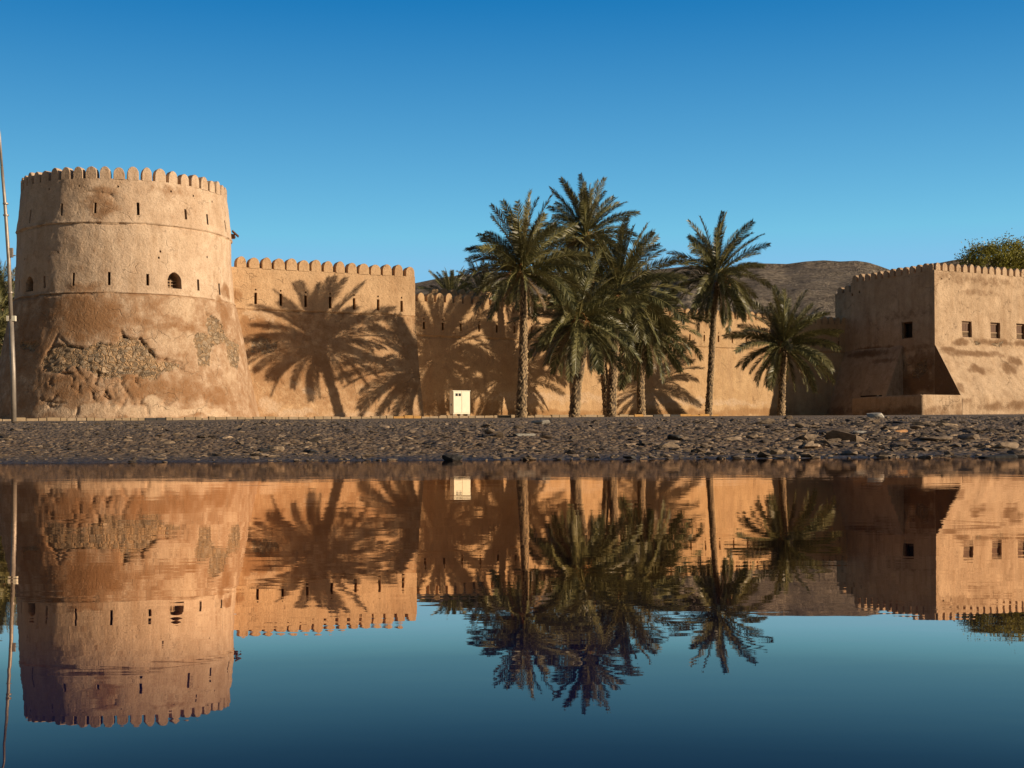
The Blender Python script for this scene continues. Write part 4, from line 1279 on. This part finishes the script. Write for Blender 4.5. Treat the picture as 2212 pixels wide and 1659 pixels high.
def palm(label, px, D, L, r0, r1, nf, seed, emax=86, emin=-45, sag=1.0, dry=7, stalks=True, name="date_palm", group=None, zbase=None, spread=None):
    nf = int(nf * 1.75)
    rnd = random.Random(seed)
    pts = [at(x, y, D) for x, y in px]
    gz = ground_z(pts[0].x, pts[0].y) if zbase is None else zbase
    pts[0] = Vector((pts[0].x, D, gz - .15))
    root = empty(name, (pts[0].x, D, gz), label, "palm tree", group)
    V, Fc, cav = trunk_mesh(pts, r0, r1, seed)
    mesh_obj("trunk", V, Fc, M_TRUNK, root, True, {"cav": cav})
    top = pts[-1]
    scl = L / 4.0
    az = rnd.uniform(0, 6.28)
    for i in range(nf):
        k = (i + .5) / nf
        e = lerp(emax, emin, k ** .92) + rnd.uniform(-7, 7)
        e_ = min(ELEV, key=lambda q: abs(q - e))
        me = rnd.choice(FR[e_])
        az += 2.39996 + rnd.uniform(-.5, .5)
        f = bpy.data.objects.new("frond", me); COL.objects.link(f)
        f.parent = root
        off = Vector((cos(az), sin(az), 0)) * r1 * .5 * min(1, k * 2)
        f.location = top + off + UP * lerp(.35, -.25, k) - root.location
        f.rotation_euler = Matrix.Rotation(az, 3, 'Z').to_euler()
        s_ = scl * rnd.uniform(.80, 1.10) * (1.0 if k < .75 else .92)
        f.scale = (s_, s_ * rnd.choice((-1, 1)), s_)
    for j in range(dry):
        az = rnd.uniform(0, 6.28)
        f = bpy.data.objects.new("dry_frond", rnd.choice(FRD)); COL.objects.link(f); f.parent = root
        f.location = top - UP * .3 - root.location; f.rotation_euler = (0, 0, az); s_ = scl * rnd.uniform(.6, .8); f.scale = (s_, s_, s_)
    if stalks:
        for j in range(4):
            a0 = rnd.uniform(0, 6.28); mb = MB()
            dv = Vector((cos(a0), sin(a0), 0))
            base = top + UP * .15
            stem = [base + dv * .25 * t_ * 3 + UP * (.35 * t_ * 3 - .42 * t_ * t_ * 3) for t_ in (0, .25, .5, .75, 1)]
            mb.tube(stem, [.035, .03, .028, .025, .02], 5)
            for q in range(14):
                e_ = stem[-1] + Vector((rnd.uniform(-.3, .3), rnd.uniform(-.3, .3), rnd.uniform(-.75, -.2)))
                mb.tube([stem[-1], stem[-1].lerp(e_, .5) + dv * .1, e_], [.01, .01, .008], 3)
            mb.obj("fruit_stalk", M_STALK, root)
    return root

palm("slender upright date palm nearest the cabinet, leftmost of the front palms", [(1125, 904), (1129, 800), (1131, 680), (1128, 585)], 72.8, 3.95, .40, .27, 44, 11, emin=-28)
palm("short stout date palm with drooping crown, between the leftmost slender palm and the full-crowned one", [(1240, 905), (1246, 840), (1257, 760), (1250, 690)], 76.4, 4.0, .40, .33, 44, 23, emin=-55)
palm("full-crowned date palm in the middle of the clump, its straight trunk below the widest crown", [(1320, 905), (1323, 820), (1331, 720), (1336, 632)], 90.9, 5.05, .46, .33, 50, 31, emin=-58)
palm("lower-crowned date palm just right of the full-crowned one in the clump", [(1385, 903), (1384, 840), (1386, 780), (1392, 712)], 95.1, 4.6, .38, .33, 42, 47, emin=-55)
palm("tallest date palm, its crown rising above the whole clump", [(1312, 903), (1302, 780), (1280, 640), (1265, 512)], 96.0, 4.25, .36, .30, 46, 53, emin=-40)
palm("tall single date palm with a leaning bare trunk, right of the clump", [(1530, 903), (1535, 810), (1541, 700), (1548, 598)], 97.8, 4.4, .35, .28, 46, 61, emin=-60)
palm("short date palm with golden-green crown, beside the square tower", [(1687, 901), (1690, 830), (1694, 748)], 101.8, 4.4, .38, .32, 44, 71, emin=-46)
palm("small date palm crown showing above the wall beside the tall wall's end", [(975, 800), (976, 700), (975, 655)], 118, 3.3, .33, .28, 30, 83, emin=-10, dry=0, stalks=False, zbase=2.2)
palm("greyish date palm crown behind the wall, half hidden by the slender front palm", [(1045, 800), (1044, 700), (1042, 652)], 121, 3.7, .33, .28, 32, 89, emin=-20, dry=0, stalks=False, zbase=2.2)
palm("date palm far behind the lamp post at the left edge", [(0, 860), (2, 760), (2, 668)], 100, 4.0, .36, .3, 40, 97, emin=-50, dry=1, stalks=False)
palm("bushy date palm behind the foot of the round tower at the left edge", [(-40, 860), (-38, 800), (-36, 730)], 96, 4.2, .36, .3, 36, 101, emin=-50, dry=1, stalks=False)

# ------------------------------------------------------------------ leafy tree behind the keep
def leafy(name, label, c_px, D, R, seed, n_clumps, zb=2.3):
    rnd = random.Random(seed)
    c0 = at(*c_px, D)
    root = empty(name, (c0.x, D, zb), label, "tree")
    base = Vector((c0.x, D, zb)); fork = Vector((c0.x + .2, D, c0.z - R * 1.1))
    mb = MB(); mb.tube([base, base.lerp(fork, .5) + Vector((.2, 0, 0)), fork], [.45, .35, .28], 9); mb.obj("trunk", M_BARK, root, smooth_faces=True)
    V, Fc, tint = [], [], []
    ends = []
    mb = MB()
    for k in range(n_clumps):
        th = rnd.uniform(0, 2 * pi); ph = math.acos(rnd.uniform(-.45, 1))
        rr = R * rnd.uniform(.45, 1.0)
        e = c0 + Vector((sin(ph) * cos(th) * rr * 1.3, sin(ph) * sin(th) * rr, cos(ph) * rr * .82))
        ends.append(e)
        mid = fork.lerp(e, .5) + Vector((rnd.uniform(-.3, .3), rnd.uniform(-.3, .3), rnd.uniform(0, .4)))
        mb.tube([fork, mid, e], [.09, .05, .015], 5)
    mb.obj("branches", M_BARK, root)
    for e in ends:
        cr_ = rnd.uniform(.4, 1.0) * R * .23
        tt = rnd.uniform(.1, .9)
        for q in range(170):
            dv = Vector((rnd.gauss(0, 1), rnd.gauss(0, 1), rnd.gauss(0, .8)))
            p_ = e + dv * cr_ * .62
            a = Vector((rnd.uniform(-1, 1), rnd.uniform(-1, 1), rnd.uniform(-1, 1))).normalized()
            b2 = a.cross(Vector((rnd.uniform(-1, 1), rnd.uniform(-1, 1), rnd.uniform(-1, 1)))).normalized()
            l, w = rnd.uniform(.09, .16), rnd.uniform(.045, .07)
            i = len(V); V += [p_ - a * l, p_ + b2 * w, p_ + a * l, p_ - b2 * w]; Fc.append((i, i + 1, i + 2, i + 3))
            tint += [min(1, max(0, tt + rnd.uniform(-.25, .25)))] * 4
    mesh_obj("crown", V, Fc, M_LEAF, root, attr={"tint": tint})
leafy("leafy_tree", "bushy yellow-green tree showing above the battlements of the square tower", (2168, 588), 136, 4.5, 5, 120)

# ------------------------------------------------------------------ stones on the bank
def rock_shape(seed, flat=.5, cuts=7, sub=3):
    rnd = random.Random(seed)
    bm = bmesh.new(); bmesh.ops.create_icosphere(bm, subdivisions=sub, radius=1.0)
    planes = [(Vector((rnd.gauss(0, 1), rnd.gauss(0, 1), rnd.gauss(0, .8))).normalized(), rnd.uniform(.45, .8)) for _ in range(cuts)]
    planes.append((Vector((rnd.uniform(-.25, .25), rnd.uniform(-.25, .25), 1)).normalized(), rnd.uniform(.4, .7)))
    for v in bm.verts:
        p_ = v.co.copy()
        for n_, d_ in planes:
            k = p_.dot(n_) - d_
            if k > 0: p_ -= n_ * k
        p_ += p_.normalized() * .06 * noise.noise(p_ * 2.5 + Vector((seed, 0, 0)))
        v.co = Vector((p_.x, p_.y, p_.z * flat))
    return bm
ROCKS = []
for k in range(14):
    bm = rock_shape(40 + k, random.Random(k).uniform(.35, .75), 6 + k % 4, 2)
    me = bpy.data.meshes.new("rock"); bm.to_mesh(me); bm.free()
    me.materials.append(M_ROCK); ROCKS.append(me)

def big_rock(label, cat, x, y, wpx, hpx, mat, seed, name="rock", sink=.15, rot=None):
    q = ground_hit(x, y + hpx * .45)
    D = q.y
    w = wpx / F * D; h = hpx / F * D
    bm = rock_shape(seed, 1.0, 9, 3)
    xs_ = [v.co.x for v in bm.verts]; zs_ = [v.co.z for v in bm.verts]
    kx, kz = w / (max(xs_) - min(xs_)), h * 1.25 / (max(zs_) - min(zs_))
    bmesh.ops.scale(bm, vec=(kx, kx * .7, kz), verts=bm.verts)
    zmin = min(v.co.z for v in bm.verts)
    me = bpy.data.meshes.new(name); bm.to_mesh(me); bm.free(); me.materials.append(mat)
    o = bpy.data.objects.new(name, me); COL.objects.link(o)
    o.location = (q.x, q.y, q.z - zmin - h * 1.25 * sink)
    if rot: o.rotation_euler = (0, 0, rot)
    tag(o, label, cat)
    return o
BIG = [
    ("angular tan stone block lying alone near the water below the round tower side wall", 598, 970, 34, 12, M_ROCK_TAN, 1),
    ("dark boulder at the water's edge beneath the cream cabinet", 977, 989, 46, 12, M_ROCK_DARK, 2),
    ("black wet slab half in the water at the far right of the shore", 2158, 990, 82, 14, M_ROCK_DARK, 3),
    ("broad brown slab just above the black wet slab at the far right", 2172, 966, 62, 18, M_ROCK_TAN, 4),
    ("pale rounded boulder on the crest of the bank in front of the low wall", 1891, 900, 38, 13, M_ROCK_PALE, 5),
    ("dark rounded boulder at the foot of the palm beside the square tower", 1705, 903, 22, 10, M_ROCK, 6),
    ("pale flat stone on the crest between the slender palm and the stout palm", 1171, 914, 42, 9, M_ROCK_PALE, 7),
    ("pointed dark rock standing on the bare brown patch of the bank", 1459, 946, 34, 13, M_ROCK_DARK, 8),
    ("rusty orange stone among the slabs in front of the low wall", 1941, 934, 40, 9, M_ROCK_ORANGE, 9),
    ("long flat tan slab right of the rusty orange stone", 2027, 949, 74, 10, M_ROCK_TAN, 10),
    ("pale slab lying left of the rusty orange stone", 1858, 938, 42, 9, M_ROCK_PALE, 12),
    ("low tan slab near the water below the small golden-green palm", 1752, 962, 44, 10, M_ROCK_TAN, 13),
    ("dark blunt rock lying just left of the tan block by the water", 568, 972, 30, 9, M_ROCK_DARK, 14),
    ("black stone right of the tan block, close to the waterline", 672, 975, 34, 9, M_ROCK_DARK, 15),
    ("small tan stone beside a dark one on the bare brown patch", 1415, 962, 22, 7, M_ROCK_TAN, 17),
    ("long pale slab lying across the bank below the slender palm", 1128, 940, 52, 7, M_ROCK_PALE, 18),
    ("tan tilted slab on the slope in front of the square tower's corner", 1983, 924, 34, 8, M_ROCK_TAN, 19),
    ("dark low boulder at the shore beneath the full-crowned palm", 1362, 988, 30, 7, M_ROCK_DARK, 20),
]
for lab, x, y, w, h, mt, sd in BIG: big_rock(lab, "rock", x, y, w, h, mt, sd)

rnd = random.Random(99)
def bank_density(X, Y):
    x = X / Y * F + CX
    k = interp(x, [(0, .15), (500, .2), (900, .5), (1100, .75), (1350, .35), (1500, .5), (1700, .9), (2212, 1)])
    return k
placed = 0
LM = [(90, "below the lamp post"), (200, "below the shaded flank of the round tower"), (300, "below the exposed masonry of the round tower"), (410, "below the arched tower window"),
      (520, "below the sunlit edge of the round tower"), (620, "below the joint of tower and tall wall"), (700, "below the first crown shadow on the tall wall"), (790, "below the trunk shadow on the tall wall"),
      (900, "below the end of the tall wall"), (1010, "below the cream cabinet"), (1100, "between cabinet and slender palm"), (1180, "below the slender palm"), (1270, "below the stout palm"),
      (1350, "below the full-crowned palm"), (1450, "below the lower-crowned palm"), (1580, "below the leaning bare-trunked palm"), (1660, "below the tower's shadow edge on the wall"),
      (1750, "below the golden-green palm"), (1850, "below the shaded wall left of the low wall"), (1940, "below the shaded side of the low wall"), (2030, "below the corner of the low wall"),
      (2110, "below the skirt's edge of the square tower"), (9999, "below the square tower windows")]
BANDS = [(20.6, "by the waterline"), (23, "on the lower slope"), (26, "halfway up the bank"), (30, "on the upper slope"), (99, "near the crest")]
while placed < 275:
    D = rnd.triangular(19.2, 36, 25)
    x = rnd.uniform(-5, 2217); X = (x - CX) / F * D
    if rnd.random() > bank_density(X, D): continue
    if noise.noise(Vector((X * .5, D * .5, 77))) < -.25: continue
    me = rnd.choice(ROCKS)
    o = bpy.data.objects.new("rock", me); COL.objects.link(o)
    s = min(.25, .08 * math.exp(abs(rnd.gauss(0, .55)))) * (1.15 if x > 1650 else .8 if x < 1000 else .95)
    if D < 21: s *= .75
    o.scale = (s * rnd.uniform(.9, 1.7), s * rnd.uniform(.7, 1.2), s * rnd.uniform(.5, .95))
    o.rotation_euler = (rnd.uniform(-.3, .3), rnd.uniform(-.3, .3), rnd.uniform(0, 6.28))
    o.location = (X, D, ground_z(X, D) + s * .12)
    mx = max(o.scale)
    sz = "tiny" if mx < .12 else "small" if mx < .17 else "middling" if mx < .25 else "large"
    shp = "flat" if o.scale[2] < .45 * mx else "thick" if o.scale[2] > .68 * mx else "low"
    lab = "%s %s stone %s, %s" % (sz, shp, next(t for lim, t in BANDS if D < lim), next(t for lim, t in LM if x < lim))
    tag(o, lab, "rock", "loose stones strewn on the bank")
    placed += 1

# uncountable gravel and chips: one object
def rubble():
    prot = []
    for k in range(8):
        bm = rock_shape(300 + k, .6, 6, 1); prot.append((np.array([v.co[:] for v in bm.verts]), [tuple(v.index for v in f.verts) for f in bm.faces])); bm.free()
    Vs, Fs, tint = [], [], []
    base = 0
    def add(X, D, s, t):
        nonlocal base
        pv, pf = prot[rnd.randrange(8)]
        a = rnd.uniform(0, 6.28); tl = rnd.uniform(-.5, .5)
        ca, sa_ = cos(a), sin(a)
        v = pv * np.array([s * rnd.uniform(.9, 1.8), s * rnd.uniform(.7, 1.2), s * rnd.uniform(.5, 1)])
        v = np.stack([v[:, 0], v[:, 1] * cos(tl) - v[:, 2] * sin(tl), v[:, 1] * sin(tl) + v[:, 2] * cos(tl)], 1)
        v = np.stack([v[:, 0] * ca - v[:, 1] * sa_, v[:, 0] * sa_ + v[:, 1] * ca, v[:, 2]], 1) + np.array([X, D, ground_z(X, D) + s * .15])
        Vs.append(v); Fs.extend([tuple(i + base for i in f) for f in pf]); tint.extend([t] * len(v)); base += len(v)
    n = 0
    while n < 12000:
        D = 17.7 * (42 / 17.7) ** rnd.random()
        x = rnd.uniform(-150, 2360); X = (x - CX) / F * D
        dn = bank_density(X, D)
        if D > 31: dn = max(dn, .75)
        cl = noise.noise(Vector((X * .7, D * .7, 55))) + .5 * noise.noise(Vector((X * 2.2, D * 2.2, 5)))
        if rnd.random() > (dn * .75 + .25) * smooth(.5 + cl * 1.1) : continue
        if D < 19.2 and rnd.random() > .35: continue
        s = min(.12, .028 * math.exp(abs(rnd.gauss(0, .5)))) * (1.15 if x > 1500 else .95)
        if x > 1450 and rnd.random() < .16 and D < 34: s = rnd.uniform(.06, .13)
        elif x > 850 and rnd.random() < .06 and D < 34: s = rnd.uniform(.05, .10)
        if 33 < D < 40 and rnd.random() < .12: s = rnd.uniform(.05, .11)
        t = min(1, max(0, rnd.betavariate(1.6, 2.2)))
        add(X, D, s, t); n += 1
    V = np.concatenate(Vs)
    o = mesh_obj("rubble", V.tolist(), Fs, M_RUB, attr={"tint": tint})
    tag(o, kind="stuff", label="scattered gravel and stone chips covering the bank")
rubble()
